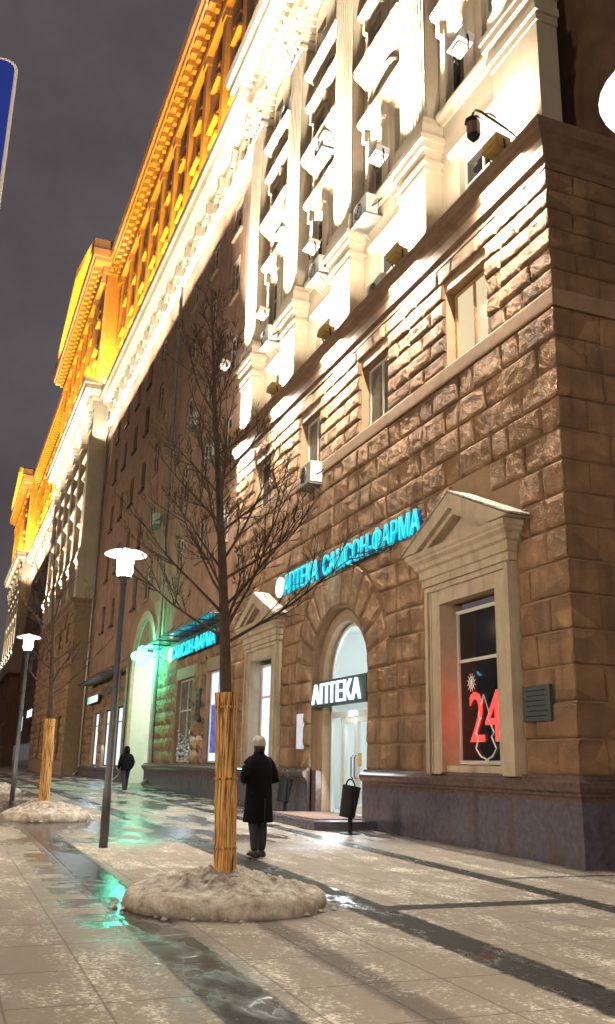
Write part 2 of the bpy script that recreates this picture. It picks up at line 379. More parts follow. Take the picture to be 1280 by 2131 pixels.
def course_blocks(mb, fr, u0, u1, zs, excl, hi=True, proj=.075, start_open=True, lens=(.58, 1.02), end_open=False, rough=.022):
    """excl(z0,z1) -> list of (ul, ur, curved_l, curved_r) forbidden intervals (values may be functions)"""
    for k, (a, b) in enumerate(zip(zs[:-1], zs[1:])):
        ex = sorted(excl(a, b), key=lambda e: e[0] if not callable(e[0]) else e[0]((a+b)/2))
        segs = []; cur = u0
        for e in ex:
            segs.append((cur, e[0])); cur = e[1]
        segs.append((cur, u1))
        for si, (s0, s1) in enumerate(segs):
            v0 = s0((a+b)/2) if callable(s0) else s0; v1 = s1((a+b)/2) if callable(s1) else s1
            if v1-v0 < .05: continue
            cuts = []; x = v0; first = True
            while True:
                l = lens[(k+len(cuts)) % 2]*R.uniform(.92, 1.08)
                if v1-(x+l) < .32: break
                x += l; cuts.append(x)
            ed = [s0]+cuts+[s1]
            for i in range(len(ed)-1):
                e0 = ed[i]((a+b)/2) if callable(ed[i]) else ed[i]; e1 = ed[i+1]((a+b)/2) if callable(ed[i+1]) else ed[i+1]
                n = (max(5, int((e1-e0)*22)), 10) if hi else (3, 3)
                block(mb, fr, ed[i], ed[i+1], a, b, proj, n[0], n[1], rough if hi else .012,
                      open_l=(start_open and si == 0 and i == 0), open_r=(end_open and si == len(segs)-1 and i == len(ed)-2))

def window(ya, yb, za, zb, xg, parent, glass=M_DARK, frame=M_PVC, muls=(.5,), trans=(.66,), fw_=.06, name='window'):
    """glass pane + frame; the frame is the part, the pane its sub-part"""
    m = MB(); x0, x1 = xg-.05, xg+.02
    m.box(x0, x1, ya, ya+fw_, za, zb); m.box(x0, x1, yb-fw_, yb, za, zb)
    m.box(x0, x1, ya+fw_, yb-fw_, za, za+fw_); m.box(x0, x1, ya+fw_, yb-fw_, zb-fw_, zb)
    w = yb-ya; h = zb-za
    for t in muls: m.box(x0+.005, x1, ya+w*t-fw_*.5, ya+w*t+fw_*.5, za+fw_, zb-fw_)
    for t in trans: m.box(x0+.01, x1, ya+fw_, yb-fw_, za+h*t-fw_*.45, za+h*t+fw_*.45)
    o = m.build(name, frame, parent)
    g = MB(); g.box(xg-.012, xg+.008, ya+.02, yb-.02, za+.02, zb-.02); g.build('pane', glass, o)
    return o

PLZ, RZ0, BELT0, BELT1, LEDGE0, LEDGE1 = 1.07, 1.46, 9.25, 9.58, 12.0, 12.72
CENT = [14.2+4.22*i for i in range(4)]
PIL = [16.31+4.22*i for i in range(4)]
Y0, Y1 = 11.4, 29.7
LOWZ = [RZ0+(BELT0-RZ0)*i/14 for i in range(15)]
UPZ = [BELT1+(LEDGE0-BELT1)*i/6 for i in range(7)]
DC, DR, DS = 20.45, 1.70, 3.66       # door arch centre, radius, spring height
DRO = 2.86
WIN1, WIN2 = 14.2, 25.9

def excl_low(a, b):
    out = []
    for c in (WIN1, WIN2):
        if a < 5.1: out.append((c-1.47, c+1.47))
        elif a < 6.85:            # behind the pediment
            hw = 2.0*(1-max(0, (a-5.85))/1.05) if a > 5.85 else 1.62
            if hw > .1: out.append((c-hw*.86, c+hw*.86))
    mid = (a+b)/2
    if b <= DS+.05: out.append((DC-DR, DC+DR))
    elif a < DS+DRO:
        out.append((lambda z: DC-math.sqrt(max(0, DRO**2-max(0, z-DS)**2)), lambda z: DC+math.sqrt(max(0, DRO**2-max(0, z-DS)**2))))
    return out
UPW = [(c-.80, c+.78, BELT1+.02, 11.35) for c in CENT]
def excl_up(a, b):
    return [(w[0], w[1]) for w in UPW if a < w[3]-.05]
rb = MB(); fr = FRONT(XF)
course_blocks(rb, fr, Y0-.075, Y1, LOWZ, excl_low)
course_blocks(rb, fr, Y0-.075, Y1, UPZ, excl_up, lens=(.95, .62))
# voussoirs round the shop door
NV = 13
for i in range(NV):
    a0, a1 = PI*i/NV, PI*(i+1)/NV
    n0 = len(rb.v); nu, nz = 16, 8
    for j in range(nz+1):
        for k in range(nu+1):
            s, t = k/nu, j/nz; ang = a0+.006+(a1-a0-.012)*t; r = DR+.03+(DRO-DR-.05)*s
            e = min(s*(DRO-DR), (1-s)*(DRO-DR), t*(a1-a0)*r, (1-t)*(a1-a0)*r); kk = min(1, e/.07); kk = math.sqrt(kk*(2-kk))
            y, z = DC+r*math.cos(ang), DS+r*math.sin(ang); p = Vector((XF, y, z))
            rb.v.append((XF-(.085*kk+noise.fractal(p*7, .9, 2.2, 4)*.016*kk), y, z))
    for j in range(nz):
        for k in range(nu):
            q = n0+j*(nu+1)+k; rb.f.append((q, q+1, q+nu+2, q+nu+1))
rb.build('stone_block_facing', M_RUST, BLD)
# side street face
sb = MB(); frs = Frame2((0, Y0, 0), (1, 0, 0), (0, -1, 0))
course_blocks(sb, frs, XF-.075, 20, LOWZ, lambda a, b: [], lens=(.62, 1.02)); course_blocks(sb, frs, XF-.075, 20, UPZ, lambda a, b: [], lens=(1.02, .62))
sb.build('side_stone_facing', M_RUST, BLD)

# backing wall of the near wing with openings
bw = MB(); opn = [(w[0], w[1], w[2], w[3], .32) for w in UPW]+[(c-1.0, c+1.0, 1.46, 4.66, .34) for c in (WIN1, WIN2)]
opn.append((DC-DR, DC+DR, 0, DS+DR, .02))
wall_cells(bw, XF, Y0, Y1, .0, LEDGE0+.1, opn)
for s in (-1, 1):        # spandrels of the arch
    pts = [(DC+s*DR*math.cos(a), DS+DR*math.sin(a)) for a in [PI/2*i/12 for i in range(13)]]
    for p, q in zip(pts[:-1], pts[1:]):
        cx = DC+s*DR; bw.quad((XF, p[0], p[1]), (XF, q[0], q[1]), (XF, q[0], DS+DR), (XF, p[0] if False else p[0], DS+DR))
bw.quad((XF, Y0, 0), (24, Y0, 0), (24, Y0, LEDGE0+.1), (XF, Y0, LEDGE0+.1))
bw.build('lower_wall', M_JAMB, BLD)

# plinth with moulded granite cap, broken by the door
pl = MB(); cap = MB()
capprof = [(0, RZ0+.02), (0, 1.10), (.11, 1.10), (.11, 1.16), (.15, 1.18), (.15, 1.22), (.20, 1.25), (.235, 1.31), (.235, 1.37), (.20, 1.41), (.14, 1.43), (.12, RZ0+.02)]
for a, b, side in ((Y0, DC-DR, True), (DC+DR, 42.2, False)):
    path = [(XF, b), (XF, a)]+([(24, a)] if side else [])
    # outward must be on the left of travel
    path = [Vector(p) for p in path][::-1]
    pl.sweep([(0, -.3), (.085, -.3), (.085, 1.11), (0, 1.11)], path)
    yy = a-(.10 if side else 0)
    while yy < b-.05:
        y2 = min(b, yy+R.choice((2.2, 2.6, 2.9))); pl.box(XF-.10-R.uniform(0, .004), XF-.05, yy+.0025, y2-.0025, -.3, 1.108); yy = y2
    if side:
        xx = XF-.097
        while xx < 14: pl.box(xx+.006, xx+1.29, Y0-.10, Y0-.05, -.3, 1.107); xx += 1.3
    cap.sweep(capprof, path)
pl.build('plinth', M_GRANITE, BLD); cap.build('plinth_cap', M_GRTOP, BLD)

bt = MB(); bt.sweep([(0, BELT0), (.072, BELT0), (.082, BELT0+.04), (.086, BELT1-.03), (.076, BELT1), (0, BELT1)], [Vector((24, Y0)), Vector((XF, Y0)), Vector((XF, Y1))])
bt.build('string_course', M_JAMB, BLD)
lg = MB(); lprof = [(o_, z_-.50) for o_, z_ in [(0, 12.48), (.08, 12.48), (.08, 12.62), (.16, 12.66), (.20, 12.84), (.28, 12.90), (.44, 12.96), (.46, 13.04), (.50, 13.08), (.50, 13.16), (.10, 13.22), (-.5, 13.22), (-.5, 12.48)]]
lg.sweep(lprof, [Vector((24, Y0)), Vector((XF, Y0)), Vector((XF, Y1))])
lg.build('ledge', M_LEDGE, BLD)

# lower-storey windows with pediments
def pediment_window(c, glass):
    o = MB()
    xo = XF-.20
    # jambs & lintel slab with stepped architrave, in one piece per side
    for s in (-1, 1):
        a, b = (c-1.46, c-1.02) if s < 0 else (c+1.02, c+1.46)
        o.box(xo, XF+.05, a, b, 1.44, 5.02)
        e0, e1 = (a-.0, a+.12) if s < 0 else (b-.12, b)
        o.box(xo-.05, xo+.01, e0+.003, e1-.003, 1.45, 5.0); i0, i1 = (a+.16, a+.2) if s < 0 else (b-.2, b-.16)
        o.box(xo-.02, xo+.01, i0, i1, 1.45, 4.86)
    o.box(xo+.002, XF+.05, c-1.02, c+1.02, 4.62, 5.02)
    o.box(xo-.05, xo+.01, c-1.33, c+1.33, 4.90, 5.0)
    # entablature: profile swept round three sides
    pr = [(0, 5.02), (.06, 5.02), (.06, 5.16), (.10, 5.18), (.10, 5.34), (.16, 5.38), (.18, 5.46), (.26, 5.52), (.26, 5.56), (.30, 5.60), (.31, 5.68), (0, 5.69)]
    o.sweep(pr, [Vector((XF+.05, c-1.46)), Vector((xo, c-1.46)), Vector((xo, c+1.46)), Vector((XF+.05, c+1.46))])
    # raking cornice
    hw, h = 1.92, .90; zb = 5.70; th = .24
    outer = [(c-hw, zb), (c, zb+h), (c+hw, zb)]; inner = [(c+hw-.62, zb), (c, zb+h-th-.06), (c-hw+.62, zb)]
    o.prism(outer[:2]+[inner[1], inner[2]], xo-.32, XF+.03); o.prism([outer[1], outer[2], inner[0], inner[1]], xo-.32, XF+.03)
    inner2 = [(c+hw-.86, zb), (c, zb+h-th-.17), (c-hw+.86, zb)]
    o.prism([inner[2], inner[1], inner2[1], inner2[2]], xo-.22, XF+.03); o.prism([inner[1], inner[0], inner2[0], inner2[1]], xo-.22, XF+.03)
    o.prism([inner2[2], inner2[1], inner2[0]], xo-.02, XF+.03)
    p = o.build('pedimented_window_surround', M_TRIM, BLD)
    s2 = MB()
    for s in (-1, 1):
        a = (c+s*hw*1.02, zb+.01); b = (c, zb+h+.012); s2.prism([a, b, (b[0], b[1]+.035), (a[0], a[1]+.035)], xo-.35, XF+.02)
    s2.build('snowy_flashing', M_SNOW, p)
    w = window(c-.955, c+.955, 1.62, 4.5, XF+.22, BLD, glass, M_PVC, (), (.66,), .07)
    sl = MB(); sl.box(XF-.1, XF+.3, c-1.0, c+1.0, 1.44, 1.60); sl.build('sill', M_TRIM, w)
    return w
W1 = pediment_window(WIN1, M_DARK); W2 = pediment_window(WIN2, M_COOL)
# white inner band around glass reveals of the jambs
for c in (WIN1, WIN2):
    for s_ in (-1, 1):
        jr = MB(); a, b = sorted((c+s_*.96, c+s_*1.02)); jr.box(XF-.195, XF+.30, a, b, 1.47, 4.63); jr.build('window_reveal', M_TRIM, BLD)
# upper rusticated storey windows
for i, w in enumerate(UPW):
    g = [M_LITW, M_DIM, M_DIM, M_DARK][i]; f = [M_WOOD, M_PVC, M_PVC, M_PVC][i]
    wn = window(w[0]+.05, w[1]-.02, w[2]+.05, w[3]-.02, XF+.26, BLD, g, f, (.5,), (), .07)

# shop door: reveal, arch, room
rv = MB(); pts = [(DC-DR, .3)]+[(DC-DR*math.cos(a), DS+DR*math.sin(a)) for a in [PI*i/28 for i in range(29)]]+[(DC+DR, .3)]
XD = XF+.42
ipts = [(DC-1.36, .3)]+[(DC-1.36*math.cos(a), DS+1.38*math.sin(a)) for a in [PI*i/28 for i in range(29)]]+[(DC+1.36, .3)]
for (p, q), (pi_, qi) in zip(zip(pts[:-1], pts[1:]), zip(ipts[:-1], ipts[1:])):
    rv.quad((XF-.03, p[0], p[1]), (XF-.03, q[0], q[1]), (XF+.16, q[0], q[1]), (XF+.16, p[0], p[1]))
    rv.quad((XF+.16, p[0], p[1]), (XF+.16, q[0], q[1]), (XF+.16, qi[0], qi[1]), (XF+.16, pi_[0], pi_[1]))
    rv.quad((XF+.16, pi_[0], pi_[1]), (XF+.16, qi[0], qi[1]), (XD+.03, qi[0], qi[1]), (XD+.03, pi_[0], pi_[1]))
rv.build('door_arch_reveal', M_JAMB, BLD)
for s in (-1, 1):
    gp = MB(); gp.box(XF+.0, XF+.15, DC+s*1.52-.15, DC+s*1.52+.15, .25, 1.42); gp.build('door_jamb_base', M_GRTOP, BLD)
dr = MB(); y0d, y1d = DC-1.34, DC+1.34; zd0 = .44
def bar(m, a, b, z0, z1, x=XD): m.box(x-.04, x+.04, a, b, z0, z1)
bar(dr, y0d, y0d+.07, zd0, DS); bar(dr, y1d-.07, y1d, zd0, DS); bar(dr, y0d+.07, y1d-.07, 2.72, 2.86)
bar(dr, y0d+.07, y1d-.07, 3.15, 3.30)
for a in (DC-.98, DC+.62): bar(dr, a, a+.09, zd0, 2.72)
arc = [(DC-1.32*math.cos(a), DS+1.34*math.sin(a)) for a in [PI*i/24 for i in range(25)]]
for p, q in zip(arc[:-1], arc[1:]):
    k = .945; pi_ = (DC+(p[0]-DC)*k, DS+(p[1]-DS)*k); qi = (DC+(q[0]-DC)*k, DS+(q[1]-DS)*k); dr.prism([p, q, qi, pi_], XD-.04, XD+.04)
frm = dr.build('shop_doorway', mat('white_door_frame', (.62, .64, .62), .4), BLD)
d2 = MB()
for a, b in ((DC-.88, DC-.14), (DC-.12, DC+.61)):
    bar(d2, a, a+.09, zd0+.02, 2.70, XD+.03); bar(d2, b-.09, b, zd0+.02, 2.70, XD+.03); bar(d2, a+.09, b-.09, zd0+.02, zd0+.22, XD+.03); bar(d2, a+.09, b-.09, 2.58, 2.70, XD+.03)
door = d2.build('glass_door', mat('white_door_leaf', (.66, .66, .62), .4), frm)
hd = MB()
for y in (DC-.22, DC-.04): hd.tube([(XD-.03, y, 1.25), (XD-.09, y, 1.3), (XD-.09, y, 1.75), (XD-.03, y, 1.8)], .014, 6)
hd.build('door_handle', M_METAL, door)
rm = MB(); xr0, xr1 = XD+.06, XD+3.2
rm.quad((xr1, DC-2, .42), (xr1, DC+3, .42), (xr1, DC+3, 5.2), (xr1, DC-2, 5.2)); rm.quad((xr0, DC-2, .42), (xr1, DC-2, .42), (xr1, DC-2, 5.2), (xr0, DC-2, 5.2))
rm.quad((xr1, DC+3, .42), (xr0, DC+3, .42), (xr0, DC+3, 5.2), (xr1, DC+3, 5.2)); rm.quad((xr0, DC-2, 5.2), (xr1, DC-2, 5.2), (xr1, DC+3, 5.2), (xr0, DC+3, 5.2)); rm.quad((xr0, DC-2, .42), (xr0, DC+3, .42), (xr1, DC+3, .42), (xr1, DC-2, .42))
rm.build('shop_interior', mat('white_shop_wall', (.78, .82, .80), .5), frm)
pn = MB(); pn.box(XD+.5, XD+2.6, DC-1.0, DC-.6, 3.30, 3.34); pn.box(XD+.5, XD+2.6, DC+.8, DC+1.2, 3.30, 3.34); pn.build('ceiling_panel_light', emis('shop_ceiling_light', (.85, .97, 1), 17), frm)
cs = MB(); cs.box(XD+2.2, XD+2.9, DC-1.6, DC+2.2, .42, 1.5); cs.box(XD+2.6, XD+3.1, DC-1.2, DC+2.4, 1.9, 1.95); cs.box(XD+2.6, XD+3.1, DC-1.2, DC+2.4, 2.4, 2.45); cs.build('counter', mat('pharmacy_counter', (.35, .5, .55), .4, var=.4, vscale=4), frm)
for zz, cc in ((1.95, (.1, .45, .5)), (2.45, (.5, .2, .15))):
    bx = MB(); yy = DC-1.15
    while yy < DC+2.2:
        w_ = R.uniform(.06, .14); bx.box(XD+2.65, XD+2.85, yy, yy+w_, zz+.001, zz+R.uniform(.15, .34)); yy += w_+R.uniform(.01, .06)
    tag(bx.build('medicine_boxes', mat('medicine_boxes', cc, .5, col2=(.7, .7, .68), vscale=11), frm), kind='stuff')
nt_ = MB(); nt_.box(XD-.045, XD-.042, DC-.55, DC-.33, 1.55, 1.85); nt_.build('door_notice', mat('yellow_notice', (.6, .38, .1), .6), door)
step = MB(); step.box(7.42, XF+.5, DC-2.35, DC+.7+1.0, .1, .42); st = step.build('doorstep', M_GRANITE, BLD)
sm = MB(); sm.box(7.75, XF+.35, DC-1.7, DC+1.4, .42, .435); sm.build('doormat', M_CARPET, st)

# ---- upper storeys of a wing: pilasters, windows, hoods, entablature
XU = XF+.38
def fluted(mb, xp, c, w, z0, z1, d=.46, n=5):
    y = c-w/2; fl = w/(n*2+1)
    mb.box(xp+.035, xp+d, y, y+w, z0, z1)
    for k in range(n+1): mb.box(xp, xp+.052, y+k*2*fl, y+(k*2+1)*fl, z0+.05, z1-.05)
def pilaster(xp, c, w, parent, plain_top=15.3, hi=True):
    m = MB(); y0, y1 = c-w/2, c+w/2; d = .44
    m.box(xp, xp+d, y0, y1, 12.68, plain_top)
    for k, (e, a, b) in enumerate(((.05, plain_top-.45, plain_top-.38), (.09, plain_top-.25, plain_top-.16), (.05, plain_top, plain_top+.12), (.12, plain_top+.12, plain_top+.30), (.20, plain_top+.30, plain_top+.44), (.12, plain_top+.44, plain_top+.80), (.07, plain_top+.80, plain_top+1.0))):
        m.box(xp-e, xp+d-.002*k, y0-e, y1+e, a, b)
    fluted(m, xp+.03, c, w-.08, plain_top+1.0, 25.6, d-.04, 8 if hi else 3)
    # capital: flaring, with scrolls
    for e, a, b in ((.05, 25.6, 25.75), (.0, 25.75, 26.0), (.07, 26.0, 26.25), (.14, 26.25, 26.5), (.22, 26.5, 26.75), (.30, 26.75, 27.0)):
        m.box(xp-e, xp+d, y0-e, y1+e, a, b)
    if hi:
        for s in (-1, 1):
            for zz, rr in ((26.55, .2), (26.05, .12)):
                m.tube([(xp-.36, c+s*(w/2-.05), zz), (xp-.02, c+s*(w/2-.05), zz)], rr, 10)
        for k in range(4): m.tube([(xp-.02, c-w/2+.2+k*.3, 25.8), (xp-.13, c-w/2+.2+k*.3, 26.15), (xp-.22, c-w/2+.2+k*.3, 26.3)], [.06, .09, .04], 6)
    return m.build('pilaster', M_BEIGE, parent)
def bay_opens(c):
    o = [(c-.75, c+.7, 13.0, 14.75)]
    for s in (-.78, .78):
        for a, b in ((16.55, 18.6), (21.25, 22.55), (24.6, 26.2)): o.append((c+s-.40, c+s+.40, a, b))
    return o
def bay_trim(parent, xp, c, hi=True):
    w = 1.36
    def hood(z0, z1, out, ww=w):
        m = MB(); m.sweep([(-.05, z0), (.06, z0), (out*.5, z0+(z1-z0)*.35), (out*.85, z0+(z1-z0)*.5), (out, z0+(z1-z0)*.7), (out, z1-.02), (-.05, z1)], [Vector((xp, c-ww)), Vector((xp, c+ww))])
        m.build('window_hood', M_BEIGE, parent)
    hood(14.86, 15.06, .16, .98)
    hood(16.1, 16.4, .2); hood(18.95, 19.28, .30); hood(20.45, 21.05, .42); hood(22.75, 23.1, .30); hood(24.05, 24.4, .38)
    if hi:
        for zc in (19.55, 23.25):      # blind arch over each pair of windows
            pts = [(c-.75*math.cos(a), zc+.72*math.sin(a)) for a in [PI*i/12 for i in range(13)]]
            m = MB(); m.tube([(xp-.06, p[0], p[1]) for p in pts], .07, 6); m.build('blind_arch', M_BEIGE, parent)
        for s in (-1.22, 0, 1.22):
            for z0, z1 in ((16.42, 18.93), (21.07, 22.73)):
                m = MB(); m.box(xp-.06, xp+.02, c+s-.12, c+s+.12, z0, z1); m.box(xp-.17, xp+.019, c+s-.075, c+s+.075, z1-.35, z1-.003); m.build('window_pier', M_BEIGE, parent)
def wing_top(xp, cents, y0, y1, parent, hi, glasses, corner=None):
    xu = xp+.38; wl = MB(); ops = []
    for c in cents: ops += bay_opens(c)
    wall_cells(wl, xu, y0, y1, 12.6, 27.2, ops, .26)
    if corner is not None:
        wl.quad((xp+.05, y0, 12.6), (24, y0, 12.6), (24, y0, 28), (xp+.05, y0, 28))
    wl.quad((xu, y1, 12.5), (xp+1.6, y1, 12.5), (xp+1.6, y1, 28), (xu, y1, 28))
    wl.build('upper_wall', M_BEIGE, parent)
    for c in cents: bay_trim(parent, xu, c, hi)
    if hi:
        for c in cents:
            for o in bay_opens(c):
                window(o[0], o[1], o[2], o[3], xu+.2, parent, R.choice(glasses), M_PVC, (.5,) if o[1]-o[0] > 1 else (), (.62,), .055)
    else:
        g = MB(); f = MB()
        for c in cents:
            for o in bay_opens(c):
                g.quad((xu+.2, o[0], o[2]), (xu+.2, o[1], o[2]), (xu+.2, o[1], o[3]), (xu+.2, o[0], o[3]))
        tag(g.build('window', M_DARK, parent), kind='stuff')
    # entablature and cornice
    e = MB(); pr = [(-.6, 27.0), (.0, 27.0), (.02, 27.35), (.08, 27.38), (.08, 27.9), (.2, 28.0), (.26, 28.25), (.55, 28.4), (.85, 28.5), (.88, 28.85), (1.0, 28.95), (1.05, 29.3), (-.6, 29.5)]
    e.sweep(pr, [Vector((xp+1.7, y0)) if corner is None else Vector((24, y0)), Vector((xp, y0)), Vector((xp, y1)), Vector((xp+1.7, y1))])
    y = y0+.1
    while y < y1:
        e.box(xp-.42, xp-.07, y, y+.16, 28.02, 28.38); y += .42
    e.build('entablature', M_BEIGE, parent)
wing_top(XF, CENT, Y0, Y1, BLD, True, [M_DARK, M_DARK, M_DIM, M_DIM])
for c in PIL: pilaster(XF-.06, c, 1.3, BLD)
# corner pier
cp = MB(); cp.box(XF-.06, XF+.4, Y0-.06, 12.82, 12.68, 15.25)
for e, a, b in ((.04, 15.25, 15.42), (.10, 15.42, 15.60), (.06, 15.60, 15.8), (.16, 15.8, 16.0), (.20, 16.0, 16.12), (.06, 16.12, 16.6)):
    cp.box(XF-.06-e, XF+.401, Y0-.06-e, 12.82+e, a, b)
fluted(cp, XF-.03, (Y0+12.82)/2, 1.3, 16.6, 27.0, .43, 5)
cp.build('corner_pier', M_BEIGE, BLD)

# ---- recessed wall sections
def recess(xw, y0, y1, zr, parent, step_, hi, arches=()):
    ops = []; y = y0+2.6
    cols = []
    while y < y1-1.6: cols.append(y); y += step_
    for c in cols:
        for z in (9.7, 13.2, 16.7, 20.2, 23.2):
            if z < 23 or True: ops.append((c-.55, c+.55, z, z+1.75 if z < 23 else z+1.5))
    wl = MB(); wall_cells(wl, xw, y0, y1, zr, 25.6, ops, .22); wl.build('recessed_wall', M_BROWN, parent)
    g = MB()
    for o in ops:
        if hi and o[0] < 47:
            wn = window(o[0], o[1], o[2], o[3], xw+.16, parent, M_DARK if R.random() < .8 else M_DIM, M_PVC, (.5,), (.66,), .05)
            q = MB(); q.box(xw-.12, xw+.02, o[0]-.08, o[1]+.08, o[2]-.12, o[2]); q.build('sill', M_JAMB, wn)
        else:
            g.quad((xw+.16, o[0], o[2]), (xw+.16, o[1], o[2]), (xw+.16, o[1], o[3]), (xw+.16, o[0], o[3])); g.box(xw-.12, xw+.02, o[0]-.08, o[1]+.08, o[2]-.12, o[2])
    if g.v: tag(g.build('window', M_DARK, parent), kind='stuff')
    # decorated frieze + cornice
    fz = MB(); fz.box(xw-.10, xw+.3, y0, y1, 25.6, 27.3)
    fz.sweep([(0, 25.55), (.22, 25.6), (.24, 25.78), (.12, 25.84), (0, 25.9)], [Vector((xw-.1, y0)), Vector((xw-.1, y1))])
    fz.sweep([(-.3, 27.28), (.05, 27.28), (.12, 27.5), (.3, 27.6), (.62, 27.72), (.72, 27.95), (.86, 28.05), (.9, 28.35), (-.3, 28.6)], [Vector((xw-.1, y0)), Vector((xw-.1, y1))])
    y = y0+.5; k = 0
    while y < y1-1:
        fz.box(xw-.42, xw-.1, y, y+.34, 26.6, 27.27); fz.box(xw-.30, xw-.1, y+.04, y+.30, 26.1, 26.6)
        a = [(y+.34+.85-.75*math.cos(t), 26.15+.85*math.sin(t)) for t in [PI*i/8 for i in range(9)]]
        fz.tube([(xw-.14, p[0], p[1]) for p in a], .10, 6); fz.tube([(xw-.2, y+1.19, 26.0), (xw-.2, y+1.19, 26.6)], [.22, .10], 8)
        y += 2.05
    fz.build('frieze', M_BEIGE, parent)
XR = XF+.30
recess(XR, Y1, 65.0, 6.7, BLD, 3.5, True)
recess(XR, 89.4, 128, 3.2, BLD, 3.5, False)

# ground storey of the first recessed section (shop, passage)
AY0, AY1, ASP = 42.6, 48.0, 5.8; ARR = (AY1-AY0)/2; AYC = (AY0+AY1)/2
SW = [(31.35, 33.5), (35.6, 38.2)]; SHW = [(50.4, 52.6), (54.0, 56.4), (58.4, 60.6)]
gb = MB()
def excl_g(a, b):
    o = [(w[0]-.12, w[1]+.12) for w in SW if a < 4.95]+[(w[0]-.12, w[1]+.12) for w in SHW if a < 4.6]
    if b <= ASP: o.append((AY0-.5, AY1+.5))
    elif a < ASP+ARR+.5: o.append((lambda z: AYC-math.sqrt(max(0, (ARR+.5)**2-max(0, z-ASP)**2)), lambda z: AYC+math.sqrt(max(0, (ARR+.5)**2-max(0, z-ASP)**2))))
    return o
gz_ = [RZ0+.556*i for i in range(10)]
def gb_blocks():
    fr_ = FRONT(XR-.05)
    for k, (a, b) in enumerate(zip(gz_[:-1], gz_[1:])):
        pass
course_blocks(gb, FRONT(XR-.05), Y1, AYC, gz_, excl_g, hi=False, start_open=False)
gb.build('ground_storey_facing', M_RUST, BLD)
gb = MB(); course_blocks(gb, FRONT(XR-.05), AYC, 64.9, gz_, excl_g, hi=False, start_open=False)
gb.build('ground_storey_facing', M_RUST, BLD)
gw = MB(); go = [(w[0], w[1], 1.5, 4.9, .25) for w in SW]+[(w[0], w[1], 1.2, 4.5, .25) for w in SHW]+[(AY0, AY1, 0, ASP+ARR, .01)]
wall_cells(gw, XR-.05, Y1, 65, 0, 6.75, [o if o[3] <= 6.75 else (o[0], o[1], o[2], 6.75, .01) for o in go])
gw2 = MB()
wall_cells(gw, XR-.048, AY0-1, AY1+1, 6.75, 9.2, [(AY0, AY1, 6.75, ASP+ARR, .01)])
for s in (-1, 1):
    pts = [(AYC+s*ARR*math.cos(a), ASP+ARR*math.sin(a)) for a in [PI/2*i/12 for i in range(13)]]
    for p, q in zip(pts[:-1], pts[1:]): gw.quad((XR-.05, p[0], p[1]), (XR-.05, q[0], q[1]), (XR-.05, q[0], ASP+ARR), (XR-.05, p[0], ASP+ARR))
gw.build('ground_storey_wall', M_JAMB, BLD)
ledge2 = MB(); ledge2.sweep([(-.1, 6.5), (.06, 6.5), (.14, 6.6), (.16, 6.75), (-.1, 6.78)], [Vector((XR-.05, Y1)), Vector((XR-.05, AY0-.9))]); ledge2.sweep([(-.1, 6.5), (.06, 6.5), (.14, 6.6), (.16, 6.75), (-.1, 6.78)], [Vector((XR-.05, AY1+.9)), Vector((XR-.05, 65))])
ledge2.build('string_course', M_JAMB, BLD)
# passage through the building
pa = MB(); arch = [(AY0, 0)]+[(AYC-ARR*math.cos(a), ASP+ARR*math.sin(a)) for a in [PI*i/24 for i in range(25)]]+[(AY1, 0)]
for p, q in zip(arch[:-1], arch[1:]): pa.quad((XR-.05, *p), (XR-.05, *q), (XR+16, *q), (XR+16, *p))
pa.quad((XR+16, AY0, 0), (XR+16, AY1, 0), (XR+16, AY1, 9), (XR+16, AY0, 9)); pa.build('passage', M_WARMIN, BLD)
ar = MB()
for k, (p, q) in enumerate(zip(arch[:-1], arch[1:])):
    def outw(t): 
        return (AYC+(t[0]-AYC)*(ARR+.45)/ARR, t[1] if t[1] <= ASP else ASP+(t[1]-ASP)*(ARR+.45)/ARR)
    ar.prism([p, q, outw(q), outw(p)], XR-.20, XR-.04)
ar.build('passage_arch_surround', M_TRIM, BLD)
light('passage_light', 'AREA', (XR+2.8, AYC-.6, 7.6), 420, (1, .95, .86), (XR+2.8, AYC+1, 0), 1.2, 1.2)
for i, w in enumerate(SW):
    window(w[0], w[1], 1.55, 4.88, XR+.16, BLD, [M_COOL, M_DIM][i], M_PVC, (.5,), (.62,), .07)
for i, w in enumerate(SHW): window(w[0], w[1], 1.25, 4.48, XR+.16, BLD, M_COOL, M_METAL, (), (.75,), .06)
pl2 = MB(); pl2.sweep([(0, -.2), (.14, -.2), (.14, .95), (.2, 1.0), (.2, 1.15), (0, 1.2)], [Vector((XR-.05, AY1+.5)), Vector((XR-.05, 64.9))]); pl2.build('plinth', M_GRANITE, BLD)
# drainpipes
for y, x, zt in ((41.4, XR-.28, 25.4), (63.9, XR-.25, 27.5), (48.9, XR-.22, 6.4)):
    dpi = MB(); dpi.tube([(x, y, zt), (x, y, 1.1), (x-.12, y+.05, .75), (x-.35, y+.1, .55)], .085, 8)
    for z in range(2, int(zt), 2): dpi.tube([(x, y, z), (x, y, z+.08)], .11, 8)
    dpi.build('drainpipe', M_GALV, BLD)

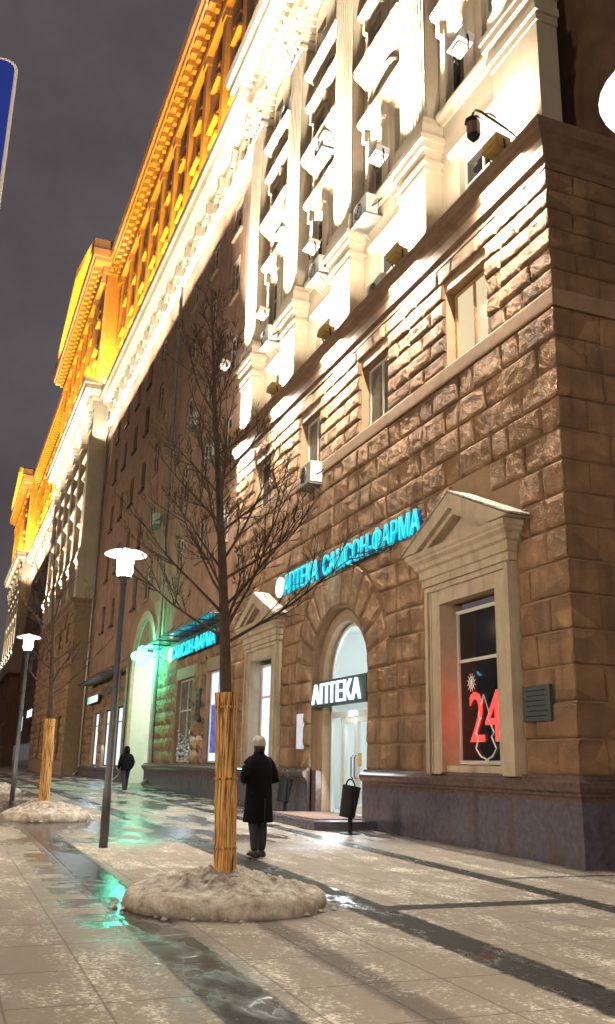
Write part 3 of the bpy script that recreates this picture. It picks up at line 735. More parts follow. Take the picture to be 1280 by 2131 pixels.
# ---- far wings
def far_wing(y0, n, xp, y1):
    cents = [y0+3.4+4.4*i for i in range(n)]; pil = [y0+1.0]+[y0+5.6+4.4*i for i in range(n-1)]+[y1-1.0]
    z = [RZ0+.6*i for i in range(19)]; z = [q for q in z if q < 11.8]+[12.0]
    m = MB(); ex = lambda a, b: [(c-.8, c+.8) for c in cents if (a < 4.6 or 9.5 < a < 11.2)]
    course_blocks(m, FRONT(xp), y0, y1, z, ex, hi=False, lens=(.7, 1.2), proj=.10, start_open=False)
    m.build('far_stone_facing', M_RUST, BLD)
    w = MB(); ops = [(c-.8, c+.8, 1.5, 4.6) for c in cents]+[(c-.8, c+.8, 9.6, 11.4) for c in cents]
    wall_cells(w, xp, y0, y1, 0, 12.6, ops, .3)
    w.quad((xp, y0, 0), (XR+.1, y0, 0), (XR+.1, y0, 12.6), (xp, y0, 12.6)); w.build('far_lower_wall', M_JAMB, BLD)
    r = MB(); r.quad((xp+.02, y0, 12.5), (XR+.1, y0, 12.5), (XR+.1, y0, 39.4), (xp+.02, y0, 39.4)); r.build('far_return_wall', M_BEIGE, BLD)
    g = MB()
    for o in ops: g.quad((xp+.25, o[0], o[2]), (xp+.25, o[1], o[2]), (xp+.25, o[1], o[3]), (xp+.25, o[0], o[3]))
    tag(g.build('window', M_DARK, BLD), kind='stuff')
    l = MB(); l.sweep(lprof, [Vector((XR, y0)), Vector((xp, y0)), Vector((xp, y1))]); l.build('ledge', M_JAMB, BLD)
    wing_top(xp, cents, y0, y1, BLD, False, [M_DARK])
    for c in pil: pilaster(xp-.06, c, 1.3, BLD, hi=False)
    return pil
PILB = far_wing(65.0, 5, 8.0, 89.4)
PILC = far_wing(128.0, 5, 8.0, 152.0)

# ---- amber upper storeys
def amber(xw, y0, y1, hi, step_=3.5, ret=None, top=39.0, parent=BLD):
    ops = []; cols = []; y = y0+1.6
    while y < y1-1: cols.append(y); y += step_
    for c in cols:
        for z in (29.6, 33.0, 36.0): ops.append((c-.5, c+.5, z, z+1.9))
    w = MB(); wall_cells(w, xw, y0, y1, 28.4, top, ops, .25)
    w.build('attic_wall', M_BEIGE, parent)
    g = MB()
    for o in ops: g.quad((xw+.2, o[0], o[2]), (xw+.2, o[1], o[2]), (xw+.2, o[1], o[3]), (xw+.2, o[0], o[3]))
    tag(g.build('window', M_DARK, parent), kind='stuff')
    hd_ = MB()
    for c in cols:
        t = MB(); t.box(xw-.26, xw+.05, c+step_/2-.3, c+step_/2+.3, 28.5, top-1.6)
        t.box(xw-.34, xw+.049, c+step_/2-.38, c+step_/2+.38, top-1.6, top-1.1); t.build('attic_pilaster', M_BEIGE, parent)
        for z in (29.6, 33.0, 36.0):
            hd_.box(xw-.22, xw+.02, c-.7, c+.7, z+1.95, z+2.15); hd_.box(xw-.15, xw+.02, c-.62, c+.62, z-.2, z-.02)
        hd_.box(xw-.3, xw+.019, c-.75, c+.75, 32.45, 32.58)
    tag(hd_.build('attic_window_hoods', M_BEIGE, parent), kind='stuff')
    t = MB(); t.sweep([(-.1, top-1.1), (.36, top-1.1), (.4, top-.8), (.3, top-.75), (.3, top-.3), (-.1, top-.3)], [Vector((xw, y0)), Vector((xw, y1))])
    t.build('attic_moulding', M_BEIGE, parent)
    c_ = MB(); path = [Vector((xw, y0)), Vector((xw, y1))]
    if ret is not None: path = [Vector((ret, y0))]+path+[Vector((ret, y1))]
    c_.sweep([(-.2, top+.2), (1.05, top+.2), (1.10, top+.45), (1.22, top+.55), (1.30, top+1.1), (-.2, top+1.3)], path)
    y = y0+.1
    while y < y1:       # modillions
        n = len(c_.v); c_.box(xw-.95, xw+.01, y, y+.42, top-.12, top+.2); c_.box(xw-.62, xw+.01, y+.04, y+.38, top-.38, top-.12)
        y += .92
    if ret is not None:
        x = xw+.2
        while x < ret: c_.box(x, x+.3, y0-.95, y0+.01, top-.12, top+.2); x += .7
    c_.sweep([(-.2, top-.3), (.3, top-.3), (.3, top+.2), (-.2, top+.2)], path)
    c_.build('crowning_cornice', M_BEIGE, parent)
amber(XR+.05, Y0, 65.0, True)
amber(8.0, 65.0, 89.4, False, 3.4, XR+.2)
amber(XR+.05, 89.4, 128, False)
amber(8.0, 128, 152, False, 3.4, XR+.2)
# attic crowns on the far wings
for y0, y1 in ((65, 89.4), (128, 152)):
    at = MB(); c = (y0+y1)/2; zb = 40.3; ha = 4.2
    at.prism([(y0+.6, zb), (c, zb+ha-.4), (y1-.6, zb)], 7.55, 8.3)
    for a, b in ((y0-.9, c), (c, y1+.9)):
        za, zc = (zb, zb+ha) if a < c-1 else (zb+ha, zb)
        at.prism([(a, za), (b, zc), (b, zc+.85), (a, za+.85)], 6.75, 8.4)
    at.build('roof_gable', M_BEIGE, BLD)
# body and roof behind the street face
bd = MB(); bd.box(XR+1.7, 24, Y0+.02, 152, 12.6, 40); bd.build('rear_body', M_BROWN, BLD)
rf = MB(); rf.prism([(Y0-.3, 40.35), (152, 40.35), (152, 40.6), (Y0-.3, 40.6)], XR-.4, 24.5); rf.build('roof', M_ROOF, BLD)
# side face of near wing amber part
sf = MB(); sf.quad((XR+.05, Y0, 28.4), (24, Y0, 28.4), (24, Y0, 40), (XR+.05, Y0, 40)); sf.build('side_attic_wall', M_BROWN, BLD)

# ------------------------------------------------------------------ facade lighting (fixtures are things)
def led_strip(y0, y1, x, z, p, label):
    m = MB(); m.box(x-.05, x+.05, y0, y1, z, z+.05); o = m.build('linear_light', M_GALV)
    tag(o, label, 'facade light', 'linear lights under the ledge')
    g = MB(); g.box(x-.035, x+.045, y0+.02, y1-.02, z-.035, z); g.build('light_tube', M_LED, o)
    light('linear_light_beam', 'AREA', (x, (y0+y1)/2, z-.06), p, WHITE, (x+.22, (y0+y1)/2, z-3), .09, y1-y0)
    return o
LEDX = XF-.33
lab = {-1: 'linear light under the ledge at the building corner, rightmost of its row', 0: 'linear light under the ledge below the first fluted pilaster from the corner', 1: 'linear light under the ledge below the second fluted pilaster from the corner', 2: 'linear light under the ledge below the third fluted pilaster from the corner', 3: 'linear light under the ledge behind the bare tree, leftmost on the near wing'}
for i, c in enumerate([12.35]+PIL): led_strip(c-.68, c+.68, LEDX, 12.48, 1300, lab[i-1])
for c in PILB: light('linear_light_beam', 'AREA', (7.62, c, 12.6), 1600, WHITE, (7.8, c, 8), .1, 1.4)

def floodlight(x, y, z, tgt, p, label, mt=M_BRASS, group='floodlights on the ledge', ang=80):
    t = thing('floodlight', label, 'floodlight', (x, y, z), group)
    d = (Vector(tgt)-Vector((x, y, z))).normalized(); a = Vector((0, 1, 0)); b = d.cross(a).normalized(); c = Vector((x, y, z+.28))
    m = MB(); m.obox(c, a, b, d, .24, .17, .10); m.obox(c-d*.12, a, b, d, .16, .11, .03); m.build('housing', mt, t)
    g = MB(); g.obox(c+d*.104, a, b, d, .20, .13, .004); g.build('lamp_glass', M_FLOOD, t)
    k = MB(); k.tube([(x+.05, y-.2, z-.02), (x+.02, y-.26, z+.15), tuple(c-a*.26)], .018, 5); k.tube([(x+.05, y+.2, z-.02), (x+.02, y+.26, z+.15), tuple(c+a*.26)], .018, 5); k.build('bracket', M_METAL, t)
    q = light('floodlight_beam', 'AREA', tuple(c+d*.15), p*.27, WHITE, tgt, .36, .22); q.data.spread = math.radians(ang*1.9)
ordn = ['first', 'second', 'third', 'fourth']
for i, c in enumerate(PIL):
    floodlight(XF-.42, c+.1, 12.72, (XF-.06, c, 14.9), 1000, 'ochre floodlight on the ledge at the foot of the %s fluted pilaster from the corner' % ordn[i])
floodlight(XF-.42, 12.3, 12.72, (XF-.06, 12.1, 14.9), 650, 'ochre floodlight on the ledge beside the wall lantern at the corner pier')
for i, c in enumerate(PIL):
    t = c; floodlight(XF-.95, c, 15.2, (XF-.03, c, 20.5), 4200, 'white floodlight glaring on the pedestal of the %s fluted pilaster from the corner' % ordn[i], M_AC, 'floodlights on the pilaster pedestals', 32)
floodlight(XF-.95, 12.6, 15.2, (XF-.03, 12.15, 20.5), 4200, 'white floodlight glaring on the corner pier above the wall lantern', M_AC, 'floodlights on the pilaster pedestals', 32)
for c in PIL: light('bay_fill', 'AREA', (XF-.62, c-2.1, 13.75), 95, WHITE, (XF+.0, c-2.1, 20), .5, 1.6)  # added fill lights without fixtures, brighten the walls between the pilasters
for c in PILB+PILC: light('pilaster_light', 'SPOT', (7.1, c, 13.6), 12000, WHITE, (8.0, c, 20), spot=.7, blend=.7, radius=.15)
# frieze uplights along the recessed sections
def uplight_row(xw, y0, y1, z, step_, p, col, tz, dx, sy):
    y = y0+step_/2
    while y < y1:
        light('cornice_uplight', 'AREA', (xw-dx, y, z), p, col, (xw+.1, y, z+tz), .12, sy); y += step_
uplight_row(XR-.1, Y1, 65, 24.9, 5.05, 230, WHITE, 2.6, .85, 4.2)
uplight_row(XR-.1, 89.4, 128, 24.9, 9.6, 600, WHITE, 2.6, .85, 8)
uplight_row(7.95, 65, 89.4, 26.4, 8.1, 260, WHITE, 2.2, 1.0, 7)
uplight_row(XF-.1, Y0, Y1, 26.3, 4.5, 130, WHITE, 2.2, .95, 3.6)
# sodium lights on the cornice
uplight_row(XR, Y0, 65, 28.95, 4.9, 900, SODIUM, 7, .75, 3)
uplight_row(8.0, 65, 89.4, 29.6, 8.1, 1900, SODIUM, 7, .9, 6)
uplight_row(XR, 89.4, 128, 28.95, 9.6, 2600, SODIUM, 7, .75, 6)
uplight_row(8.0, 128, 152, 29.6, 12, 3000, SODIUM, 7, .9, 8)

for y0 in (65, 128):
    light('gable_uplight', 'AREA', (6.1, y0+12, 40.9), 2600, SODIUM, (7.5, y0+12, 43.5), .3, 20)
    light('return_wall_uplight', 'AREA', (8.4, y0-1.3, 29.3), 900, SODIUM, (8.6, y0, 36), .8, .3)
# ------------------------------------------------------------------ street lamps
def street_lamp(x, y, label, h=4.82, p=4000):
    z = gz(y); t = thing('street_lamp', label, 'street lamp', (x, y, z), 'street lamps along the pavement')
    m = MB(); m.lathe([(.072, -.05), (.072, .9), (.062, .92), (.048, h-.62), (.06, h-.60), (.07, h-.5), (.12, h-.47), (.12, h-.44)], (x, y, z), 16); m.build('post', M_POST, t, True)
    g = MB(); g.lathe([(.115, h-.44), (.14, h-.36), (.145, h-.10), (.12, h-.08)], (x, y, z), 20); g.build('lamp_glass', M_LAMP, t, True)
    d = MB(); d.lathe([(.12, h-.085), (.36, h-.065), (.365, h-.05), (.30, h-.01), (.12, h+.03), (.05, h+.06)], (x, y, z), 28); d.build('reflector_disc', mat('lamp_disc_white', (.8, .8, .78), .5, emit=(1, .93, .8), estr=1.2), t, True)
    light('street_lamp_light', 'POINT', (x, y, z+h-.24), p, WARM, radius=.16)
    t['_'] = 0; del t['_']
    return t
street_lamp(2.64, 15.25, 'tall grey street lamp with glowing disc head standing left of the wrapped tree')
street_lamp(2.21, 28.62, 'grey street lamp beyond the second snow mound, farther down the pavement', p=2600)
street_lamp(3.02, 2.80, 'nearest street lamp, cut off by the right edge with only its glowing head in view', p=10000)
street_lamp(2.9, -9.8, 'added unseen street lamp behind the viewer', p=9000)  # extra lamp out of view, added to brighten the street and facade
for y_, nm_, tg_ in ((-10.0, 'added unseen tall road lamp behind the viewer on the far side of the carriageway', (14, 11.4, 11)), (18.0, 'added unseen tall road lamp across the carriageway opposite the pharmacy door', (9, 18, 8)), (46.0, 'added unseen tall road lamp across the carriageway opposite the arched passage', (9, 46, 8)), (74.0, 'added unseen tall road lamp across the carriageway opposite the far projecting wing', (9, 74, 8))):  # road lamps added out of view to lift the dark facade
    t = thing('added_road_lamp', nm_, 'added road lamp', (-15.0, y_, gz(y_)-.13))
    m = MB(); m.tube([(-15, y_, gz(y_)-.2), (-15, y_, 9.2), (-14.6, y_, 9.8), (-13.4, y_, 10.0)], [.11, .07, .05, .045], 10); m.build('post', M_POST, t)
    m = MB(); m.box(-13.6, -12.8, y_-.14, y_+.14, 9.93, 10.08); h_ = m.build('head', M_POST, t); m = MB(); m.box(-13.5, -12.9, y_-.11, y_+.11, 9.90, 9.93); m.build('lamp_glass', M_FLOOD, h_)
    light('added_road_beam', 'SPOT', (-13.2, y_, 9.8), 7000, WARM, tg_, spot=2.1, blend=.6, radius=.2)
street_lamp(1.9, 44.0, 'far street lamp nearly hidden at the left edge', p=2600)

# ------------------------------------------------------------------ signs on the facade
def pharmacy_sign(y_left, y_right, x, z, h, label, text, logo=True):
    t = thing('shop_sign', label, 'shop sign', (x, y_left, z)); L = y_left-y_right
    m = MB(); m.box(x+.02, x+.06, y_right+.12, y_left-.5, z+.05, z+h-.07)
    for k in range(5):
        y = y_right+.4+k*(L-.8)/4; m.box(x+.10, x+.3, y, y+.05, z+h*.5-.03, z+h*.5+.03)
    m.build('sign_panel', M_BLUEP, t)
    x0 = y_left
    if logo:
        d = MB(); d.tube([(x-.06, y_left-.28, z+h/2), (x+.02, y_left-.28, z+h/2)], h*.5, 24); d.build('round_emblem', M_WLET, t); x0 = y_left-.62
    words = text.split(' '); tot = sum(len(w)+.7 for w in words)-.7; cw = (x0-y_right)/tot
    for w in words:
        text_mesh('lettering', w, M_CYAN, t, (x, x0, z), len(w)*cw-.04, h, .05, offset=.006)
        text_mesh('lettering_face', w, M_CYANH, t, (x-.053, x0-.012, z+.02), len(w)*cw-.07, h-.04, .004, offset=-.022)
        x0 -= (len(w)+.7)*cw
    return t
pharmacy_sign(24.4, 15.7, XF-.26, 6.20, .58, 'long cyan lit pharmacy sign across the stone wall above the arched door', 'АПТЕКА САМСОН-ФАРМА')
pharmacy_sign(38.9, 31.6, XR-.30, 5.72, .62, 'shorter cyan lit pharmacy sign under the blue glass canopy', 'САМСОН-ФАРМА')
light('sign_glow', 'AREA', (XF-.45, 20.7, 6.1), 16, (.1, .8, 1), (XF, 20.7, 5.4), 8, .1)
t = thing('shop_sign', 'white lit block letters on a teal box over the glass shop door', 'shop sign', (XF-.1, DC, 3.2))
m = MB(); m.box(XF-.02, XF+.10, DC-1.62, DC+1.66, 2.98, 3.62); m.build('sign_box', M_TEAL, t)
text_mesh('lettering', 'АПТЕКА', M_WLET, t, (XF-.03, DC+1.58, 3.05), 2.95, .50, .05, offset=.0)
light('sign_glow', 'AREA', (XF-.25, DC, 2.95), 22, (.85, .97, 1), (XF-.2, DC, 0), 2.4, .1)

# green cross on a bracket, facing along the pavement
t = thing('pharmacy_cross', 'glowing green cross on a bracket beside the tall arched passage', 'lit cross', (8.35, 41.6, 6.2))
m = MB(); cx, cy, cz, r = 8.30, 41.6, 6.22, .30
m.box(cx-.9*r, cx+.9*r, cy-.1, cy+.1, cz-.5*r, cz+.5*r); 
for dx, dz in ((0, 1), (0, -1), (1, 0), (-1, 0)): m.tube([(cx+dx*r*.95, cy-.11, cz+dz*r*.95), (cx+dx*r*.95, cy+.11, cz+dz*r*.95)], r*.68, 20)
m.box(cx-.5*r, cx+.5*r, cy-.105, cy+.105, cz-.9*r, cz+.9*r); m.build('cross_face', M_GREEN, t)
b = MB(); b.tube([(cx+r, cy, cz), (XR-.05, cy, cz)], .03, 6); b.build('bracket', M_METAL, t)
light('cross_light', 'POINT', (cx-.05, cy-.45, cz), 420, (.06, 1, .6), radius=.3)
light('cross_light', 'POINT', (cx-.05, cy+.6, cz), 520, (.06, 1, .6), radius=.3)

# canopies
def canopy(y0, y1, z, out, label, mt):
    t = thing('canopy', label, 'canopy', (XR, y0, z)); m = MB()
    m.prism([(y0, z), (y1, z), (y1, z+.03), (y0, z+.03)], XR-out, XR-.05); m.build('roof_sheet', mt, t)
    f = MB(); f.tube([(XR-out, y0, z+.02), (XR-out, y1, z+.02)], .04, 6)
    n = max(2, int((y1-y0)/1.6))
    for k in range(n+1):
        y = y0+(y1-y0)*k/n; f.tube([(XR-out, y, z), (XR-.04, y, z)], .03, 6); f.tube([(XR-out*.8, y, z), (XR-.04, y, z+.8)], .018, 5)
    f.build('support_frame', M_POST, t)
canopy(29.9, 41.2, 6.55, 1.05, 'blue glass canopy on steel rods above the shorter cyan sign', M_CANOPY)
canopy(50.0, 61.5, 6.3, 1.1, 'grey canopy over the shop windows beyond the arched passage', M_GALV)

# far shop signs
def lit_sign(y0, y1, x, z, h, m, label, extra=None):
    o = MB(); o.box(x, x+.12, y0, y1, z, z+h); q = o.build('shop_sign', M_TEAL); tag(q, label, 'shop sign')
    f = MB(); f.box(x-.02, x-.001, y0+.05, y1-(.9 if extra else .05), z+.05, z+h-.05); f.build('lit_face', m, q)
    if extra: e = MB(); e.box(x-.022, x-.001, y1-.85, y1-.05, z+.05, z+h-.05); e.build('green_end', extra, q)
lit_sign(57.6, 61.6, XR-.35, 5.05, .5, M_WLET, 'small white and green lit shop sign under the far grey canopy', M_GREEN2)
lit_sign(90.5, 95.5, XR-1.3, 5.4, .8, M_WLET, 'white lit box sign on the far facade behind the second tree')
lit_sign(104, 107, XR-1.0, 4.4, 1.6, M_WLET, 'tiny white lit sign farthest down the facade')
t = thing('shop_sign', 'dim metal lettering on the wall above the shop windows beyond the passage', 'shop sign', (XR-.2, 55, 5.2))
text_mesh('lettering', 'СОЦИАЛЬНАЯ', M_GALV, t, (XR-.2, 56.8, 5.35), 6.0, .42, .05)
light('shop_glow', 'AREA', (XR-.4, 55.5, 3), 260, (.75, .9, 1), (XR-4, 55.5, .5), 7, 2)
light('shop_glow', 'AREA', (XR-.4, 34.8, 3), 120, (.75, .88, 1), (XR-4, 34.8, .5), 5, 2)
light('door_glow', 'AREA', (XF-.1, DC, 2.0), 130, (.82, .95, 1), (XF-4, DC, .2), 2.2, 2.4)

# window decorations: red number, white snowflake and fir outline in the corner window
xg = XF+.195; WC = WIN1
t = thing('window_decoration', 'red neon number 24 with white snowflake and fir tree outline in the corner window', 'window decoration', (xg, WC, 1.7))
text_mesh('neon_number', '24', M_RED, t, (xg, WC+.56, 2.02), 1.02, .90, .02, offset=.0)
def line(m, pts, r=.012): m.tube([(xg-.012, WC-p[0], p[1]) for p in pts], r, 5)
m = MB()
for k in range(6):
    a = PI*k/6+.26; c, s_ = math.cos(a)*.15, math.sin(a)*.17; line(m, [(-.48-c, 3.10-s_), (-.48+c, 3.10+s_)], .007)
for k in range(6):
    a, b_ = PI*k/3+.26, PI*(k+1)/3+.26; line(m, [(-.48+.10*math.cos(a), 3.10+.115*math.sin(a)), (-.48+.10*math.cos(b_), 3.10+.115*math.sin(b_))], .007)
m.build('snowflake', M_DECAL, t)
m = MB(); pts = [(-.06, 1.58), (-.06, 1.72), (-.22, 1.76), (-.38, 1.9), (-.28, 2.1), (-.36, 2.18), (-.2, 2.45), (-.26, 2.5), (-.08, 2.85), (.1, 2.5), (.04, 2.45), (.22, 2.18), (.14, 2.1), (.28, 1.9), (.14, 1.76), (0.0, 1.72), (0, 1.58)]
line(m, pts, .016); m.build('fir_outline', M_DECAL, t)
light('neon_glow', 'AREA', (xg-.06, WC+.1, 2.5), 10, (1, .05, .03), (xg-.4, WC+.6, 2.5), .8, .8)
# decorations in the farther shop window
t = thing('window_decoration', 'white flowers and foliage display in the shop window behind the wrapped tree', 'window decoration', (XR+.08, 36.9, 1.6)); m = MB()
for k in range(60):
    y, z = 35.8+R.random()*2.2, 1.62+abs(R.gauss(0, .55)); m.lathe([(0, -.06), (.07, 0), (0, .06)], (XR+.06, y, z), 6)
tag(m.build('flowers', mat('pale_flowers', (.7, .7, .85), .7, var=.3, vscale=6), t), kind='stuff')
t = thing('poster', 'blue and white poster in the cool lit window left of the wrapped tree', 'poster', (XR+.08, 32.4, 2)); m = MB(); m.box(XR+.07, XR+.09, 31.7, 33.1, 1.9, 3.6); m.build('poster_sheet', mat('blue_poster', (.02, .03, .25), .5, emit=(.03, .05, .4), estr=.6, col2=(.3, .35, .6), vscale=5), t)

# plaques and notices
def plaque(y0, y1, z0, z1, x, label, mt, name='plaque', cat='plaque', rows=6):
    m = MB(); m.box(x, x+.06, y0, y1, z0, z1); o = m.build(name, mt); tag(o, label, cat)
    if rows:
        l = MB(); h = (z1-z0)/(rows+1)
        for k in range(rows): l.box(x-.006, x-.001, y0+.06+R.random()*.08, y1-.06-R.random()*.16, z1-h*(k+1)-h*.12, z1-h*(k+1)+h*.10)
        l.build('raised_lines', M_METAL, o)
plaque(11.9, 12.62, 2.30, 2.86, XF-.13, 'dark bronze plaque on the corner stones right of the pedimented window', M_IRON)
plaque(34.0, 34.6, 3.1, 4.3, XR-.16, 'dark relief plaque between the two shop windows under the canopy', M_IRON, rows=4)
plaque(22.55, 22.95, 1.95, 2.85, XF-.12, 'white lit notice board on the stones left of the shop door', M_PAPER, 'notice_board', 'notice board', 0)

# air conditioners
def aircon(x, y, z, label, rz=0, tray=True):
    t = thing('air_conditioner', label, 'air conditioner', (x, y, z), 'air conditioners on the facade')
    m = MB(); m.box(x-.17, x+.17, y-.42, y+.42, z, z+.58); m.build('casing', M_AC, t)
    f = MB(); f.lathe([(.0, 0), (.23, 0), (.24, .01)], (0, 0, 0), 20); f.v = [(x-.172-v[2], y+.1+v[0], z+.29+v[1]) for v in f.v]; fo = f.build('fan_disc', M_METAL, t)
    g = MB()
    for k in range(3): g.tube([(x-.19, y+.1+(.08+.07*k)*math.cos(a), z+.29+(.08+.07*k)*math.sin(a)) for a in [PI*q/8 for q in range(17)]], .006, 4, False)
    g.build('fan_grille', M_AC, fo)
    b = MB()
    for s in (-.3, .3): b.box(x-.2, x+.32, y+s-.02, y+s+.02, z-.05, z-.005); b.tube([(x-.16, y+s, z-.04), (x+.3, y+s, z-.35)], .015, 5)
    if tray: b.box(x-.24, x+.3, y-.46, y+.46, z-.075, z-.051)
    b.build('bracket', M_GALV, t)
    p = MB(); p.tube([(x, y-.42, z+.2), (x+.1, y-.55, z+.25), (x+.3, y-.58, z+.5)], .02, 5); p.build('hose', M_METAL, t)
XA = XU-.30
for y, z, l in ((19.2, 15.75, 'air conditioner on the cream wall beside the second fluted pilaster, level with its pedestal cap'), (22.5, 15.75, 'air conditioner right of the third fluted pilaster above the fourth storey window'), (27.05, 15.6, 'air conditioner beside the leftmost pilaster of the near wing'),
                (25.9, 19.35, 'air conditioner one storey higher between the third and fourth pilasters'), (22.3, 20.0, 'air conditioner one storey higher right of the third pilaster'), (18.6, 23.6, 'air conditioner high up left of the first fluted pilaster'), (25.6, 23.9, 'topmost air conditioner on the cream wall beside the third capital')):
    aircon(XA, y, z, l)
aircon(XA, 18.3, 12.85, 'air conditioner on the ledge in front of the window between the first two pilasters')
aircon(XF-.24, 22.0, 9.0, 'air conditioner on the rough stone wall under the third upper window')
aircon(XR-.24, 33.3, 13.4, 'air conditioner high on the dark brown wall near the pilasters', tray=True)
aircon(XR-.24, 37.4, 16.2, 'air conditioner on the dark brown wall behind the tree top')
aircon(XR-.24, 44.3, 13.2, 'air conditioner on the dark brown wall above the passage')

# wall lantern on a curved arm at the corner
t = thing('wall_lantern', 'unlit iron wall lantern on a long arm over the corner window', 'wall lantern', (XF-.1, 12.15, 13.15))
m = MB(); m.tube([(XF-.40, 11.6, 12.68), (XF-.50, 11.8, 13.0), (XF-.80, 12.2, 13.60), (XF-.86, 12.28, 13.68), (XF-.90, 12.32, 13.62), (XF-.90, 12.32, 13.50)], .025, 6); m.tube([(XF-.60, 12.0, 13.38), (XF-.66, 12.08, 13.5), (XF-.74, 12.15, 13.55)], .02, 5); m.build('arm', M_METAL, t)
m = MB(); m.lathe([(.02, .0), (.16, -.06), (.17, -.10), (.13, -.12), (.13, -.42), (.10, -.46), (.03, -.54)], (XF-.90, 12.32, 13.52), 8); m.build('lantern_cage', M_METAL, t)
m = MB(); m.lathe([(.135, -.14), (.135, -.40)], (XF-.90, 12.32, 13.52), 8); m.build('lantern_glass', mat('smoked_lantern_glass', (.2, .12, .08), .2), t)

# litter bins
def bin_(x, y, label, rz=0):
    z = gz(y) if x < 8.4 else gz(y); t = thing('litter_bin', label, 'litter bin', (x, y, z), 'litter bins by the shop door')
    m = MB(); m.lathe([(.20, 0), (.20, .02), (.05, .035), (.045, .36)], (x, y, z), 16)
    m.tube([(x, y-.20, z+.36), (x, y+.20, z+.36)], .03, 6)
    arch_ = [(x, y-.22*math.cos(a), z+.88+.17*math.sin(a)) for a in [PI*i/10 for i in range(11)]]
    m.tube([(x, y-.22, z+.36)]+arch_+[(x, y+.22, z+.36)], .018, 6); m.build('stand', M_METAL, t)
    b = MB(); c = Vector((x-.02, y, z+.62)); ax = Vector((.18, 0, 1)).normalized(); 
    b.tube([c-ax*.30, c+ax*.26, c+ax*.30], [.155, .185, .19], 18, False); b.tube([c-ax*.31, c-ax*.29], .155, 18); b.build('bucket', M_METAL, t, True)
    l = MB(); l.tube([c+ax*.27, c+ax*.29], .17, 14); l.build('rubbish', mat('litter', (.35, .3, .26), .8, var=.5, vscale=9), t)
bin_(8.50, 22.75, 'black litter bin left of the shop doorstep against the plinth')
bin_(7.85, 17.25, 'black litter bin standing right of the shop doorstep')

# road sign cut by the left edge
t = thing('road_sign', 'blue road sign with pale border cut by the left edge', 'road sign', (-.42, 5.0, gz(5)))
def rrect(w, h, r, cx, cz, n=6):
    o = []
    for qx, qz, a0 in ((w/2-r, h/2-r, 0), (-w/2+r, h/2-r, PI/2), (-w/2+r, -h/2+r, PI), (w/2-r, -h/2+r, 1.5*PI)):
        o += [(cx+qx+r*math.cos(a0+PI/2*i/n), cz+qz+r*math.sin(a0+PI/2*i/n)) for i in range(n+1)]
    return o
def plate(m, poly, y0, y1):
    n = len(poly); n0 = len(m.v); m.v += [(p[0], y0, p[1]) for p in poly]+[(p[0], y1, p[1]) for p in poly]
    m.f.append(tuple(n0+k for k in range(n))); m.f.append(tuple(n0+n+k for k in range(n))[::-1])
    for k in range(n): m.f.append((n0+k, n0+(k+1) % n, n0+n+(k+1) % n, n0+n+k))
m = MB(); plate(m, rrect(.70, 1.30, .07, -.385, 5.09), 5.0, 5.02); m.build('border', M_SWHITE, t)
m = MB(); plate(m, rrect(.655, 1.255, .055, -.385, 5.09), 4.992, 4.998); m.build('blue_face', M_SBLUE, t)
m = MB(); m.tube([(-.6, 5.08, gz(5)-.05), (-.6, 5.08, 5.7)], .035, 10); m.box(-.75, -.2, 5.02, 5.05, 4.95, 4.98); m.box(-.75, -.2, 5.02, 5.05, 5.5, 5.53); m.build('pole', M_GALV, t)

